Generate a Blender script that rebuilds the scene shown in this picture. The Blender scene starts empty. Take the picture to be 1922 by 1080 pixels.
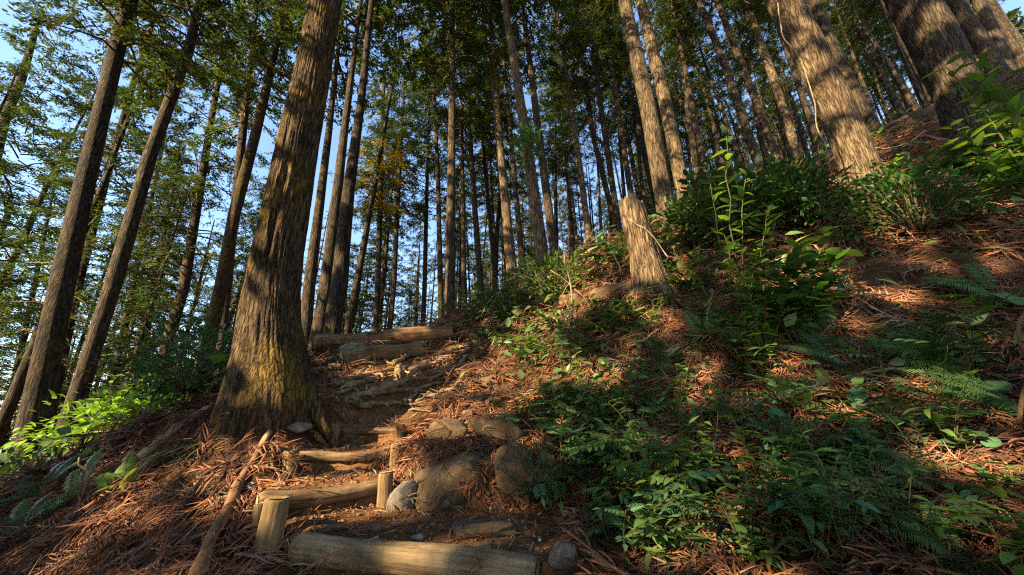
import bpy, math, random
import numpy as np
from mathutils import Vector, Matrix

random.seed(7)
RNG = np.random.default_rng(11)
S = bpy.context.scene
COL = S.collection

# ------------------------------------------------------------------ camera
F = 700.0                       # focal length in pixels of a 1922 px wide frame
PITCH, ROLL = math.radians(18.7), math.radians(-0.8)
_X = np.array([1.0, 0, 0])
_U0 = np.array([0, -math.sin(PITCH), math.cos(PITCH)])
FW = np.array([0, math.cos(PITCH), math.sin(PITCH)])
RT = math.cos(ROLL) * _X + math.sin(ROLL) * _U0
UP = -math.sin(ROLL) * _X + math.cos(ROLL) * _U0
cam_d = bpy.data.cameras.new('camera')
cam_d.sensor_width = 36
cam_d.lens = 36 * F / 1922
cam_d.clip_start = 0.02
cam_d.clip_end = 3000
cam = bpy.data.objects.new('camera', cam_d)
COL.objects.link(cam)
cam.matrix_world = Matrix(((RT[0], UP[0], -FW[0], 0), (RT[1], UP[1], -FW[1], 0), (RT[2], UP[2], -FW[2], 0), (0, 0, 0, 1)))
S.camera = cam

# ------------------------------------------------------------------ light
SUN_EL = math.radians(28)
SUN_AZ = math.radians(229)      # from +Y, clockwise: behind the camera, to the left
SUN = np.array([math.sin(SUN_AZ) * math.cos(SUN_EL), math.cos(SUN_AZ) * math.cos(SUN_EL), math.sin(SUN_EL)])
w = bpy.data.worlds.new('World')
S.world = w
w.use_nodes = True
wn = w.node_tree
bg = wn.nodes['Background']
sky = wn.nodes.new('ShaderNodeTexSky')
sky.sky_type = 'NISHITA'
sky.sun_disc = False
sky.sun_elevation = SUN_EL
sky.sun_rotation = SUN_AZ
sky.air_density = 1.0
sky.dust_density = 0.4
sky.ozone_density = 2.4
wn.links.new(sky.outputs[0], bg.inputs[0])
bg.inputs[1].default_value = 0.11
sl = bpy.data.lights.new('sun', 'SUN')
sl.energy = 5.0
sl.angle = math.radians(0.5)
sl.color = (1.0, 0.80, 0.50)
so = bpy.data.objects.new('sun', sl)
COL.objects.link(so)
so.rotation_mode = 'QUATERNION'
so.rotation_quaternion = Vector(SUN).to_track_quat('Z', 'Y')
S.view_settings.view_transform = 'Standard'
S.view_settings.look = 'None'
S.view_settings.gamma = 1
S.view_settings.exposure = 2.15
S.view_settings.use_curve_mapping = False
cy = S.cycles
cy.max_bounces = 5
cy.diffuse_bounces = 3
cy.glossy_bounces = 2
cy.transmission_bounces = 3
cy.transparent_max_bounces = 4
cy.caustics_reflective = False
cy.caustics_refractive = False
cy.use_denoising = False
cy.filter_width = 1.2
cy.use_adaptive_sampling = True
cy.adaptive_threshold = 0.008


# ------------------------------------------------------------------ helpers
def ray(u, v):
    return (u - 961) / F * RT + (540 - v) / F * UP + FW


def pt(u, v, d):
    return ray(u, v) * d


def at_y(u, v, Y):
    r = ray(u, v)
    return r * (Y / r[1])


def _hash(ix, iy, iz, seed):
    n = (ix * 374761393 + iy * 668265263 + iz * 2147483647 + seed * 1274126177) & 0xFFFFFFFF
    n = ((n ^ (n >> 13)) * 1274126177) & 0xFFFFFFFF
    n = (n ^ (n >> 16)) & 0xFFFFFFFF
    return n / 4294967295.0 * 2 - 1


def vnoise(p, seed=0):
    p = np.asarray(p, float)
    i = np.floor(p).astype(np.int64)
    f = p - i
    f = f * f * (3 - 2 * f)
    r = 0
    for dx in (0, 1):
        wx = f[..., 0] if dx else 1 - f[..., 0]
        for dy in (0, 1):
            wy = f[..., 1] if dy else 1 - f[..., 1]
            for dz in (0, 1):
                wz = f[..., 2] if dz else 1 - f[..., 2]
                r = r + wx * wy * wz * _hash(i[..., 0] + dx, i[..., 1] + dy, i[..., 2] + dz, seed)
    return r


def fbm(p, octaves=4, seed=0):
    p = np.asarray(p, float)
    a, r, s = 1.0, 0, 1.0
    for k in range(octaves):
        r = r + a * vnoise(p * s, seed + k * 17)
        a *= 0.5
        s *= 2.03
    return r


def smooth(a, b, x):
    t = np.clip((x - a) / (b - a), 0, 1)
    return t * t * (3 - 2 * t)


def mesh_np(name, V, Fc, mat=None, col=None, smooth_=False):
    """One mesh from vertex and face arrays (triangles or quads); col is a per-vertex base colour."""
    V = np.asarray(V, np.float32)
    faces = Fc if isinstance(Fc, (list, tuple)) else [Fc]
    faces = [np.asarray(f, np.int32) for f in faces if len(f)]
    me = bpy.data.meshes.new(name)
    me.vertices.add(len(V))
    me.vertices.foreach_set('co', V.ravel())
    idx = np.concatenate([f.ravel() for f in faces])
    tot = np.concatenate([np.full(len(f), f.shape[1], np.int32) for f in faces])
    me.loops.add(len(idx))
    me.loops.foreach_set('vertex_index', idx)
    me.polygons.add(len(tot))
    me.polygons.foreach_set('loop_start', np.concatenate([[0], np.cumsum(tot)[:-1]]).astype(np.int32))
    me.polygons.foreach_set('loop_total', tot)
    if smooth_:
        me.polygons.foreach_set('use_smooth', np.ones(len(tot), bool))
    if col is not None:
        c = np.ones((len(V), 4), np.float32)
        c[:, :3] = col
        a = me.color_attributes.new('Col', 'FLOAT_COLOR', 'POINT')
        a.data.foreach_set('color', c.ravel())
    me.update(calc_edges=True)
    me.validate()
    if mat:
        me.materials.append(mat)
    return me


def put(name, me, parent=None, M=None, loc=None, kind=None):
    o = bpy.data.objects.new(name, me)
    COL.objects.link(o)
    if parent:
        o.parent = parent
    if M is not None:
        o.matrix_basis = M
    if loc is not None:
        o.location = tuple(loc)
    if kind:
        o['kind'] = kind
    return o


def tag(o, label, cat, group=None, kind=None):
    o['label'] = label
    o['category'] = cat
    if group:
        o['group'] = group
    if kind:
        o['kind'] = kind
    return o


def empty(name, loc, label, cat, group=None):
    o = bpy.data.objects.new(name, None)
    COL.objects.link(o)
    o.location = tuple(float(q) for q in loc)
    o.empty_display_size = 0.1
    return tag(o, label, cat, group)


def tube(path, rad, n=8, cap=True):
    """Quad tube along a path with parallel-transported rings; returns V, [quads, tris]."""
    P = np.asarray(path, float)
    k = len(P)
    rad = np.broadcast_to(np.asarray(rad, float), (k,))
    T = np.gradient(P, axis=0)
    T /= np.linalg.norm(T, axis=1)[:, None] + 1e-9
    ref = np.array([0, 0, 1.0]) if abs(T[0][2]) < 0.9 else np.array([1.0, 0, 0])
    N = np.cross(T[0], ref)
    N /= np.linalg.norm(N)
    ang = np.linspace(0, 2 * math.pi, n, endpoint=False)
    V = np.zeros((k, n, 3))
    for i in range(k):
        N = N - T[i] * N.dot(T[i])
        N /= np.linalg.norm(N) + 1e-9
        B = np.cross(T[i], N)
        V[i] = P[i] + rad[i] * (np.cos(ang)[:, None] * N + np.sin(ang)[:, None] * B)
    V = V.reshape(-1, 3)
    i = np.arange(k - 1)[:, None]
    j = np.arange(n)[None, :]
    a = i * n + j
    b = i * n + (j + 1) % n
    Q = np.stack([a, b, b + n, a + n], -1).reshape(-1, 4)
    tr = []
    if cap:
        V = np.vstack([V, P[0], P[-1]])
        c0, c1 = k * n, k * n + 1
        jj = np.arange(n)
        tr = np.vstack([np.stack([np.full(n, c0), (jj + 1) % n, jj], -1),
                        np.stack([np.full(n, c1), (k - 1) * n + jj, (k - 1) * n + (jj + 1) % n], -1)])
    return V, Q, np.asarray(tr, int).reshape(-1, 3)


def join(parts):
    """[(V, Q, T), ...] -> V, [Q, T]"""
    Vs, Qs, Ts, off = [], [], [], 0
    for V, Q, T in parts:
        Vs.append(V)
        if len(Q):
            Qs.append(np.asarray(Q) + off)
        if len(T):
            Ts.append(np.asarray(T) + off)
        off += len(V)
    return np.vstack(Vs), [np.vstack(Qs) if Qs else [], np.vstack(Ts) if Ts else []]


# ------------------------------------------------------------------ materials
def new_mat(name):
    m = bpy.data.materials.new(name)
    m.use_nodes = True
    nt = m.node_tree
    return m, nt, nt.nodes['Principled BSDF'], nt.nodes['Material Output']


def nd(nt, t, **kw):
    n = nt.nodes.new(t)
    for k, v in kw.items():
        setattr(n, k, v)
    return n


def ramp(nt, stops):
    r = nt.nodes.new('ShaderNodeValToRGB')
    e = r.color_ramp.elements
    while len(e) < len(stops):
        e.new(0.5)
    for q, (p, c) in zip(e, stops):
        q.position = p
        q.color = (*c, 1)
    return r


def noise(nt, vec, scale, detail=5, rough=0.6, dist=0.0):
    n = nt.nodes.new('ShaderNodeTexNoise')
    n.inputs['Scale'].default_value = scale
    n.inputs['Detail'].default_value = detail
    n.inputs['Roughness'].default_value = rough
    n.inputs['Distortion'].default_value = dist
    if vec is not None:
        nt.links.new(vec, n.inputs['Vector'])
    return n


def mapped(nt, scale, out='Object'):
    tc = nt.nodes.new('ShaderNodeTexCoord')
    mp = nt.nodes.new('ShaderNodeMapping')
    mp.inputs['Scale'].default_value = scale
    nt.links.new(tc.outputs[out], mp.inputs['Vector'])
    return mp.outputs[0]


def mixc(nt, fac, a, b, mode='MIX'):
    m = nt.nodes.new('ShaderNodeMix')
    m.data_type = 'RGBA'
    m.blend_type = mode
    for i, q in ((0, fac), (6, a), (7, b)):
        if isinstance(q, (int, float)):
            m.inputs[i].default_value = q
        elif isinstance(q, tuple):
            m.inputs[i].default_value = (*q, 1)
        else:
            nt.links.new(q, m.inputs[i])
    return m.outputs[2]


def bark_mat(name, dark, mid, light, moss=(0.16, 0.15, 0.03), moss_amt=0.5, stretch=(1, 1, 0.09), fine=26, bump=0.9, dist=0.02, crack=0):
    m, nt, bs, out = new_mat(name)
    v = mapped(nt, stretch)
    n1 = noise(nt, v, fine, 7, 0.65, 0.3)
    r1 = ramp(nt, [(0.30, dark), (0.52, mid), (0.72, light)])
    nt.links.new(n1.outputs[0], r1.inputs[0])
    v2 = mapped(nt, (1, 1, 0.45))
    n2 = noise(nt, v2, 2.3, 5, 0.7)
    r2 = ramp(nt, [(0.48, (0, 0, 0)), (0.68, (1, 1, 1))])
    nt.links.new(n2.outputs[0], r2.inputs[0])
    mm = nd(nt, 'ShaderNodeMath', operation='MULTIPLY')
    nt.links.new(r2.outputs[0], mm.inputs[0])
    mm.inputs[1].default_value = moss_amt
    c = mixc(nt, mm.outputs[0], r1.outputs[0], moss)
    n3 = noise(nt, v2, 7, 4, 0.6)
    r3 = ramp(nt, [(0.35, (0.55, 0.55, 0.55)), (0.7, (1.25, 1.22, 1.18))])
    nt.links.new(n3.outputs[0], r3.inputs[0])
    c = mixc(nt, 1.0, c, r3.outputs[0], 'MULTIPLY')
    height = n1.outputs[0]
    if crack:
        vc = mapped(nt, (1, 1, 0.13))
        nw = noise(nt, vc, crack * 0.7, 3, 0.6)
        wv = mixc(nt, 0.09, vc, nw.outputs['Color'], 'ADD')
        vo = nd(nt, 'ShaderNodeTexVoronoi', feature='DISTANCE_TO_EDGE')
        vo.inputs['Scale'].default_value = crack
        nt.links.new(wv, vo.inputs['Vector'])
        rc = ramp(nt, [(0.0, (0.25, 0.22, 0.2)), (0.10, (0.8, 0.8, 0.8)), (0.3, (1.1, 1.1, 1.1))])
        nt.links.new(vo.outputs['Distance'], rc.inputs[0])
        c = mixc(nt, 1.0, c, rc.outputs[0], 'MULTIPLY')
        ma = nd(nt, 'ShaderNodeMath', operation='MULTIPLY_ADD')
        nt.links.new(rc.outputs[0], ma.inputs[0])
        ma.inputs[1].default_value = 0.6
        nt.links.new(n1.outputs[0], ma.inputs[2])
        height = ma.outputs[0]
    oi = nd(nt, 'ShaderNodeObjectInfo')
    hs = nd(nt, 'ShaderNodeHueSaturation')
    mr = nd(nt, 'ShaderNodeMapRange')
    mr.inputs[3].default_value = 0.75
    mr.inputs[4].default_value = 1.25
    nt.links.new(oi.outputs['Random'], mr.inputs[0])
    nt.links.new(mr.outputs[0], hs.inputs['Value'])
    nt.links.new(c, hs.inputs['Color'])
    nt.links.new(hs.outputs[0], bs.inputs['Base Color'])
    bs.inputs['Roughness'].default_value = 0.9
    bs.inputs['Specular IOR Level'].default_value = 0.15
    bp = nd(nt, 'ShaderNodeBump')
    bp.inputs['Strength'].default_value = bump
    bp.inputs['Distance'].default_value = dist
    nt.links.new(height, bp.inputs['Height'])
    nt.links.new(bp.outputs[0], bs.inputs['Normal'])
    return m


def leaf_mat(name, col, trans, tfac=0.35, rough=0.45, spec=0.3, use_attr=False, var=0.35):
    m, nt, bs, out = new_mat(name)
    oi = nd(nt, 'ShaderNodeObjectInfo')
    hs = nd(nt, 'ShaderNodeHueSaturation')
    mr = nd(nt, 'ShaderNodeMapRange')
    mr.inputs[3].default_value = 1 - var
    mr.inputs[4].default_value = 1 + var
    nt.links.new(oi.outputs['Random'], mr.inputs[0])
    nt.links.new(mr.outputs[0], hs.inputs['Value'])
    mr2 = nd(nt, 'ShaderNodeMapRange')
    mr2.inputs[3].default_value = 0.48
    mr2.inputs[4].default_value = 0.515
    nt.links.new(oi.outputs['Random'], mr2.inputs[0])
    nt.links.new(mr2.outputs[0], hs.inputs['Hue'])
    if use_attr:
        at = nd(nt, 'ShaderNodeAttribute', attribute_name='Col')
        nt.links.new(at.outputs[0], hs.inputs['Color'])
    else:
        v = mapped(nt, (1, 1, 1))
        n = noise(nt, v, 14, 3)
        r = ramp(nt, [(0.3, tuple(q * 0.75 for q in col)), (0.7, tuple(q * 1.2 for q in col))])
        nt.links.new(n.outputs[0], r.inputs[0])
        nt.links.new(r.outputs[0], hs.inputs['Color'])
    nt.links.new(hs.outputs[0], bs.inputs['Base Color'])
    bs.inputs['Roughness'].default_value = rough
    bs.inputs['Specular IOR Level'].default_value = spec
    tr = nd(nt, 'ShaderNodeBsdfTranslucent')
    c = mixc(nt, 1.0, hs.outputs[0], trans, 'MULTIPLY')
    nt.links.new(c, tr.inputs[0])
    mx = nd(nt, 'ShaderNodeMixShader')
    mx.inputs[0].default_value = tfac
    nt.links.new(bs.outputs[0], mx.inputs[1])
    nt.links.new(tr.outputs[0], mx.inputs[2])
    nt.links.new(mx.outputs[0], out.inputs[0])
    return m


def attr_mat(name, rough=0.9, spec=0.1, nscale=40, trans=0.0):
    m, nt, bs, out = new_mat(name)
    at = nd(nt, 'ShaderNodeAttribute', attribute_name='Col')
    v = mapped(nt, (1, 1, 1))
    n = noise(nt, v, nscale, 4, 0.7)
    r = ramp(nt, [(0.3, (0.6, 0.6, 0.6)), (0.7, (1.25, 1.25, 1.25))])
    nt.links.new(n.outputs[0], r.inputs[0])
    c = mixc(nt, 1.0, at.outputs[0], r.outputs[0], 'MULTIPLY')
    nt.links.new(c, bs.inputs['Base Color'])
    bs.inputs['Roughness'].default_value = rough
    bs.inputs['Specular IOR Level'].default_value = spec
    return m


def stone_mat(name, c1, c2, moss=0.85):
    m, nt, bs, out = new_mat(name)
    v = mapped(nt, (1, 1, 1))
    n = noise(nt, v, 17, 10, 0.8)
    r = ramp(nt, [(0.32, c1), (0.66, c2)])
    nt.links.new(n.outputs[0], r.inputs[0])
    n2 = noise(nt, v, 3.5, 6, 0.7)
    r2 = ramp(nt, [(0.5, (0, 0, 0)), (0.66, (moss, moss, moss))])
    nt.links.new(n2.outputs[0], r2.inputs[0])
    c = mixc(nt, r2.outputs[0], r.outputs[0], (0.13, 0.075, 0.034))
    n4 = noise(nt, v, 45, 4, 0.7)
    r4 = ramp(nt, [(0.58, (1, 1, 1)), (0.72, (2.2, 2.1, 1.95))])
    nt.links.new(n4.outputs[0], r4.inputs[0])
    c = mixc(nt, 1.0, c, r4.outputs[0], 'MULTIPLY')
    nt.links.new(c, bs.inputs['Base Color'])
    bs.inputs['Roughness'].default_value = 0.85
    bs.inputs['Specular IOR Level'].default_value = 0.25
    n3 = noise(nt, v, 40, 10, 0.85)
    nw = noise(nt, v, 5, 4, 0.6)
    wv = mixc(nt, 0.25, v, nw.outputs['Color'], 'ADD')
    vo = nd(nt, 'ShaderNodeTexVoronoi', feature='DISTANCE_TO_EDGE')
    vo.inputs['Scale'].default_value = 4.0
    nt.links.new(wv, vo.inputs['Vector'])
    rc = ramp(nt, [(0.0, (0.62, 0.58, 0.52)), (0.02, (0.97, 0.97, 0.97)), (0.4, (1.05, 1.05, 1.05))])
    nt.links.new(vo.outputs['Distance'], rc.inputs[0])
    c = mixc(nt, 1.0, c, rc.outputs[0], 'MULTIPLY')
    nt.links.new(c, bs.inputs['Base Color'])
    hm = nd(nt, 'ShaderNodeMath', operation='MULTIPLY_ADD')
    nt.links.new(rc.outputs[0], hm.inputs[0])
    hm.inputs[1].default_value = 0.6
    nt.links.new(n3.outputs[0], hm.inputs[2])
    bp = nd(nt, 'ShaderNodeBump')
    bp.inputs['Strength'].default_value = 0.8
    bp.inputs['Distance'].default_value = 0.02
    nt.links.new(hm.outputs[0], bp.inputs['Height'])
    nt.links.new(bp.outputs[0], bs.inputs['Normal'])
    return m


M = {}
M['bark'] = bark_mat('cedar bark', (0.016, 0.012, 0.008), (0.072, 0.051, 0.033), (0.155, 0.12, 0.082), moss=(0.13, 0.095, 0.03), moss_amt=0.35, crack=26, fine=40, stretch=(1, 1, 0.12))
M['bark_big'] = bark_mat('mossy cedar bark', (0.018, 0.012, 0.007), (0.10, 0.066, 0.034), (0.21, 0.15, 0.08), moss=(0.25, 0.155, 0.018), moss_amt=0.8, fine=60, stretch=(1, 1, 0.13), crack=30)
M['bark_pale'] = bark_mat('pale cypress bark', (0.04, 0.027, 0.016), (0.145, 0.102, 0.06), (0.25, 0.19, 0.118), moss=(0.16, 0.11, 0.04), moss_amt=0.3, fine=50, crack=20, stretch=(1, 1, 0.16))
M['bark_red'] = bark_mat('reddish cypress bark', (0.04, 0.024, 0.013), (0.155, 0.105, 0.06), (0.27, 0.20, 0.125), moss=(0.19, 0.14, 0.06), moss_amt=0.3, fine=60, stretch=(1, 1, 0.14), crack=24)
M['bark_far'] = bark_mat('distant cedar bark', (0.018, 0.013, 0.009), (0.066, 0.049, 0.034), (0.145, 0.112, 0.08), moss_amt=0.2, fine=22, bump=0.5, crack=18)
M['limb'] = bark_mat('grey twig bark', (0.04, 0.03, 0.02), (0.11, 0.085, 0.06), (0.18, 0.15, 0.11), moss_amt=0.2, stretch=(1, 1, 1), fine=8, bump=0.2)
M['log'] = bark_mat('weathered barked log', (0.06, 0.036, 0.02), (0.20, 0.13, 0.065), (0.34, 0.24, 0.125), moss=(0.15, 0.08, 0.036), moss_amt=0.8, stretch=(0.07, 1, 1), fine=46, bump=1.0, dist=0.012)
M['log_pale'] = bark_mat('pale worn log', (0.12, 0.075, 0.04), (0.28, 0.195, 0.105), (0.40, 0.30, 0.175), moss=(0.17, 0.10, 0.05), moss_amt=0.6, stretch=(0.07, 1, 1), fine=46, bump=1.0, dist=0.012)
M['log_red'] = bark_mat('red brown log', (0.06, 0.03, 0.018), (0.20, 0.105, 0.055), (0.33, 0.2, 0.115), moss_amt=0.2, stretch=(0.06, 1, 1), fine=22, bump=0.8, dist=0.012)
M['post'] = bark_mat('stake wood', (0.09, 0.055, 0.025), (0.24, 0.155, 0.07), (0.36, 0.25, 0.12), moss=(0.14, 0.075, 0.035), moss_amt=0.75, stretch=(1, 1, 0.07), fine=55, bump=0.9, dist=0.01)
M['cut'] = bark_mat('pale cut wood', (0.26, 0.17, 0.08), (0.40, 0.28, 0.14), (0.5, 0.37, 0.2), moss=(0.2, 0.14, 0.07), moss_amt=0.4, stretch=(1, 1, 1), fine=30, bump=0.3)
M['root'] = bark_mat('worn root wood', (0.07, 0.045, 0.025), (0.25, 0.17, 0.09), (0.38, 0.28, 0.155), moss=(0.2, 0.12, 0.05), moss_amt=0.35, stretch=(1, 1, 1), fine=16, bump=0.6, dist=0.012)
M['twig'] = bark_mat('dead pale twig', (0.12, 0.08, 0.045), (0.27, 0.2, 0.12), (0.42, 0.33, 0.22), moss_amt=0.2, stretch=(0.1, 1, 1), fine=30, bump=0.4, dist=0.006)
M['stone'] = stone_mat('brown field stone', (0.055, 0.036, 0.018), (0.165, 0.115, 0.062))
M['stone_grey'] = stone_mat('grey stone', (0.10, 0.082, 0.06), (0.25, 0.215, 0.165), 0.3)
M['needle'] = leaf_mat('cedar foliage', (0.05, 0.09, 0.03), (1.5, 1.6, 0.7), 0.28, 0.6, 0.15, True, 0.3)
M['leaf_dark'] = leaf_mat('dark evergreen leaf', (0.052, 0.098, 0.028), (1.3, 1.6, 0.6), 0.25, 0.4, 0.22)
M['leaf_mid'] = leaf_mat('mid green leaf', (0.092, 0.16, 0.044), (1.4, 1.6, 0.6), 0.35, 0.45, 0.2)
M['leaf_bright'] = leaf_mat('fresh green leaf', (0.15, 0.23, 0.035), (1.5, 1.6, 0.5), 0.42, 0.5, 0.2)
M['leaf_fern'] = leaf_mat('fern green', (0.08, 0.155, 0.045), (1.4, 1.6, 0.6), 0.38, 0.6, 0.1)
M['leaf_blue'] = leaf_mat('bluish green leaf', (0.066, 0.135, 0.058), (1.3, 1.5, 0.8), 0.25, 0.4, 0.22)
M['leaf_var'] = leaf_mat('ground leaf', (0.05, 0.1, 0.03), (1.4, 1.6, 0.6), 0.35, 0.45, 0.3, True)
M['stem'] = bark_mat('green brown stem', (0.05, 0.045, 0.02), (0.11, 0.10, 0.045), (0.19, 0.17, 0.09), moss_amt=0.2, stretch=(1, 1, 0.3), fine=40, bump=0.2, dist=0.002)
M['litter'] = attr_mat('dead cedar frond', 0.85, 0.15, 60)
M['crumb'] = attr_mat('soil crumb', 0.95, 0.1, 60)


def ground_mat():
    m, nt, bs, out = new_mat('forest floor')
    at = nd(nt, 'ShaderNodeAttribute', attribute_name='Col')
    v = mapped(nt, (1, 1, 1))
    n = noise(nt, v, 11, 10, 0.75)
    r = ramp(nt, [(0.28, (0.35, 0.33, 0.32)), (0.5, (0.95, 0.93, 0.9)), (0.72, (1.7, 1.6, 1.5))])
    nt.links.new(n.outputs[0], r.inputs[0])
    c = mixc(nt, 1.0, at.outputs[0], r.outputs[0], 'MULTIPLY')
    nt.links.new(c, bs.inputs['Base Color'])
    bs.inputs['Roughness'].default_value = 0.95
    bs.inputs['Specular IOR Level'].default_value = 0.1
    n2 = noise(nt, v, 38, 8, 0.8)
    bp = nd(nt, 'ShaderNodeBump')
    bp.inputs['Strength'].default_value = 0.9
    bp.inputs['Distance'].default_value = 0.03
    nt.links.new(n2.outputs[0], bp.inputs['Height'])
    nt.links.new(bp.outputs[0], bs.inputs['Normal'])
    return m


M['ground'] = ground_mat()

# ------------------------------------------------------------------ terrain
_c = [(780, 1078, 1.42), (620, 960, 2.15), (650, 875, 2.75), (690, 815, 3.3), (740, 760, 3.9), (750, 700, 4.7), (740, 655, 5.5), (720, 634, 6.0),
      (860, 640, 5.8), (870, 720, 4.3), (850, 845, 2.65), (1000, 958, 2.25), (1040, 985, 2.05), (500, 1045, 1.88), (545, 1070, 1.62),
      (430, 800, 3.05), (590, 775, 3.2), (500, 880, 2.45), (430, 1000, 2.0), (300, 1000, 2.2), (350, 880, 2.7), (270, 885, 3.0), (150, 965, 2.8), (0, 1060, 2.4),
      (400, 780, 3.4), (45, 895, 5.95), (110, 865, 6.9), (220, 830, 7.5), (330, 790, 8.0),
      (1050, 1062, 1.5), (1100, 900, 2.25), (1100, 780, 3.0), (1100, 680, 3.7), (1050, 600, 4.7), (900, 645, 5.4), (960, 580, 6.0), (1060, 500, 6.4),
      (1300, 1000, 1.65), (1300, 850, 2.25), (1300, 750, 2.75), (1300, 650, 3.3), (1300, 560, 3.9), (1215, 535, 4.2), (1250, 435, 7.0),
      (1500, 1050, 1.4), (1500, 900, 1.85), (1500, 750, 2.4), (1500, 600, 3.1), (1500, 480, 4.0), (1480, 400, 5.6),
      (1750, 1050, 1.35), (1750, 900, 1.7), (1750, 700, 2.4), (1750, 550, 3.0), (1700, 450, 3.6), (1610, 378, 4.7), (1700, 320, 5.4),
      (1900, 1050, 1.25), (1900, 850, 1.7), (1900, 600, 2.5), (1900, 420, 3.3), (1900, 310, 4.3), (1850, 230, 6.0)]
_cp = [pt(*q) for q in _c]
_cp += [np.array(q, float) for q in [
    (-2.3, 7.6, 1.28), (-2.8, 10, 1.1), (-4, 14, 0.4), (-3, 20, -0.5), (0, 12, 3.4), (3, 11.5, 4.9), (6, 11, 6.0), (10, 10, 7.6), (12, 5, 7.0),
    (0, 20, 4.0), (8, 20, 7.6), (18, 18, 11), (-9.5, 8, -1.3), (-15, 8, -4.5), (-14, 15, -3.0), (-7, 15, -0.6), (-25, 20, -9), (-10, 26, -3.5),
    (0, -5, -2.6), (5, -3, -0.6), (-5, -2, -2.6), (-9, 2, -2.6), (2.2, 0.4, -0.7), (-1, 0.5, -1.0), (-3.5, 0.5, -1.5), (4, 1.2, 0.5), (7, 1, 1.9),
    (-8, -12, -7), (8, -12, -3), (-20, -4, -8), (20, 0, 8.5),
    (-40, 45, -22), (0, 45, -3), (40, 45, 20), (45, 0, 19), (-45, 0, -24), (0, -45, -22),
    (-200, 200, -80), (0, 200, -40), (200, 200, 40), (200, -200, 20), (-200, -200, -110), (0, -200, -80), (-200, 0, -95), (200, 0, 50)]]
_cp = np.array(_cp)


def _tk(r2):
    return np.where(r2 > 1e-12, 0.5 * r2 * np.log(r2 + 1e-12), 0)


_n = len(_cp)
_sc = 1.0
_A = _tk(((_cp[:, None, :2] - _cp[None, :, :2]) ** 2).sum(-1)) + np.eye(_n) * 0.03
_Pm = np.hstack([np.ones((_n, 1)), _cp[:, :2]])
_L = np.block([[_A, _Pm], [_Pm.T, np.zeros((3, 3))]])
_sol = np.linalg.solve(_L, np.concatenate([_cp[:, 2], np.zeros(3)]))


def tps(x, y):
    sh = np.shape(x)
    x = np.ravel(x)
    y = np.ravel(y)
    out = np.empty(len(x))
    for s in range(0, len(x), 20000):
        xs, ys = x[s:s + 20000], y[s:s + 20000]
        r2 = (xs[:, None] - _cp[None, :, 0]) ** 2 + (ys[:, None] - _cp[None, :, 1]) ** 2
        out[s:s + 20000] = _tk(r2) @ _sol[:_n] + _sol[_n] + _sol[_n + 1] * xs + _sol[_n + 2] * ys
    return out.reshape(sh)


# log steps: left end, right end, radius (pixel + depth of the log's axis)
LOGS = [((560, 1028, 1.72), (1008, 1078, 1.43), 0.060),
        ((484, 945, 2.02), (722, 913, 2.43), 0.045),
        ((503, 862, 2.72), (735, 853, 2.95), 0.036),
        ((632, 809, 3.38), (752, 808, 3.45), 0.032)]
_LW = [(pt(*a), pt(*b), r) for a, b, r in LOGS]
_XL = ([0.6, 1.9, 2.18, 2.3, 3.0, 3.6, 4.0], [-0.75, -1.02, -1.06, -1.38, -1.68, -1.62, -1.55])
_XR = ([0.6, 1.7, 2.2, 2.48, 2.70, 3.2, 3.7, 4.0], [0.3, 0.28, 0.38, 0.42, -0.70, -0.85, -0.95, -0.9])


def stair_w(x, y):
    xl = np.interp(y, *_XL)
    xr = np.interp(y, *_XR)
    wx = smooth(-0.10, 0.02, x - xl) * smooth(-0.12, 0.10, xr - x)
    return wx * smooth(4.1, 3.75, y) * smooth(0.3, 0.9, y)


def stairs(x, y):
    z = np.full(np.shape(x), np.nan)
    prev_top = -0.86
    prev_d = y - 0.6
    res = None
    for k, (a, b, r) in enumerate(_LW):
        t = np.clip((x - a[0]) / (b[0] - a[0]), -0.6, 1.6)
        yl = a[1] + t * (b[1] - a[1])
        top = a[2] + t * (b[2] - a[2]) + r * 0.55
        foot = top - (0.115 if k == 0 else 0.12)
        d = y - yl
        s = np.clip(prev_d / (prev_d - d + 1e-6), 0, 1)
        seg = prev_top + (foot - prev_top) * s
        z = np.where(np.isnan(z) & (d < 0), seg, z)
        prev_top, prev_d = top, d
    last = prev_top + 0.32 * prev_d
    return np.where(np.isnan(z), last, z)


def H(x, y):
    x = np.asarray(x, float)
    y = np.asarray(y, float)
    z = tps(x, y)
    p = np.stack([x, y, np.zeros_like(x)], -1)
    r = np.hypot(x, y)
    wst = stair_w(x, y)
    amp = np.clip(r / 3, 0.5, 4)
    z = z + (1 - wst) * (0.055 * amp * fbm(p * 1.3 / amp[..., None], 3, 3) + 0.022 * fbm(p * 6, 3, 9))
    z = z * (1 - wst) + wst * (stairs(x, y) + 0.010 * fbm(p * 7, 3, 5))
    return z


def ground(x, y):
    return float(H(np.array([x]), np.array([y]))[0])


_ts = np.concatenate([np.linspace(0.9, 8, 700), np.linspace(8.03, 45, 500)])


def hit(u, v):
    """first point of the ground seen through a pixel of the photograph"""
    P = ray(u, v)[None] * _ts[:, None]
    below = P[:, 2] < H(P[:, 0], P[:, 1])
    k = int(np.argmax(below)) if below.any() else len(_ts) - 1
    q = P[k].copy()
    q[2] = ground(q[0], q[1])
    return q


def gnormal(x, y, e=0.06):
    dx = (H(x + e, y) - H(x - e, y)) / (2 * e)
    dy = (H(x, y + e) - H(x, y - e)) / (2 * e)
    n = np.stack([-dx, -dy, np.ones_like(dx)], -1)
    return n / np.linalg.norm(n, axis=-1)[..., None]


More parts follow.
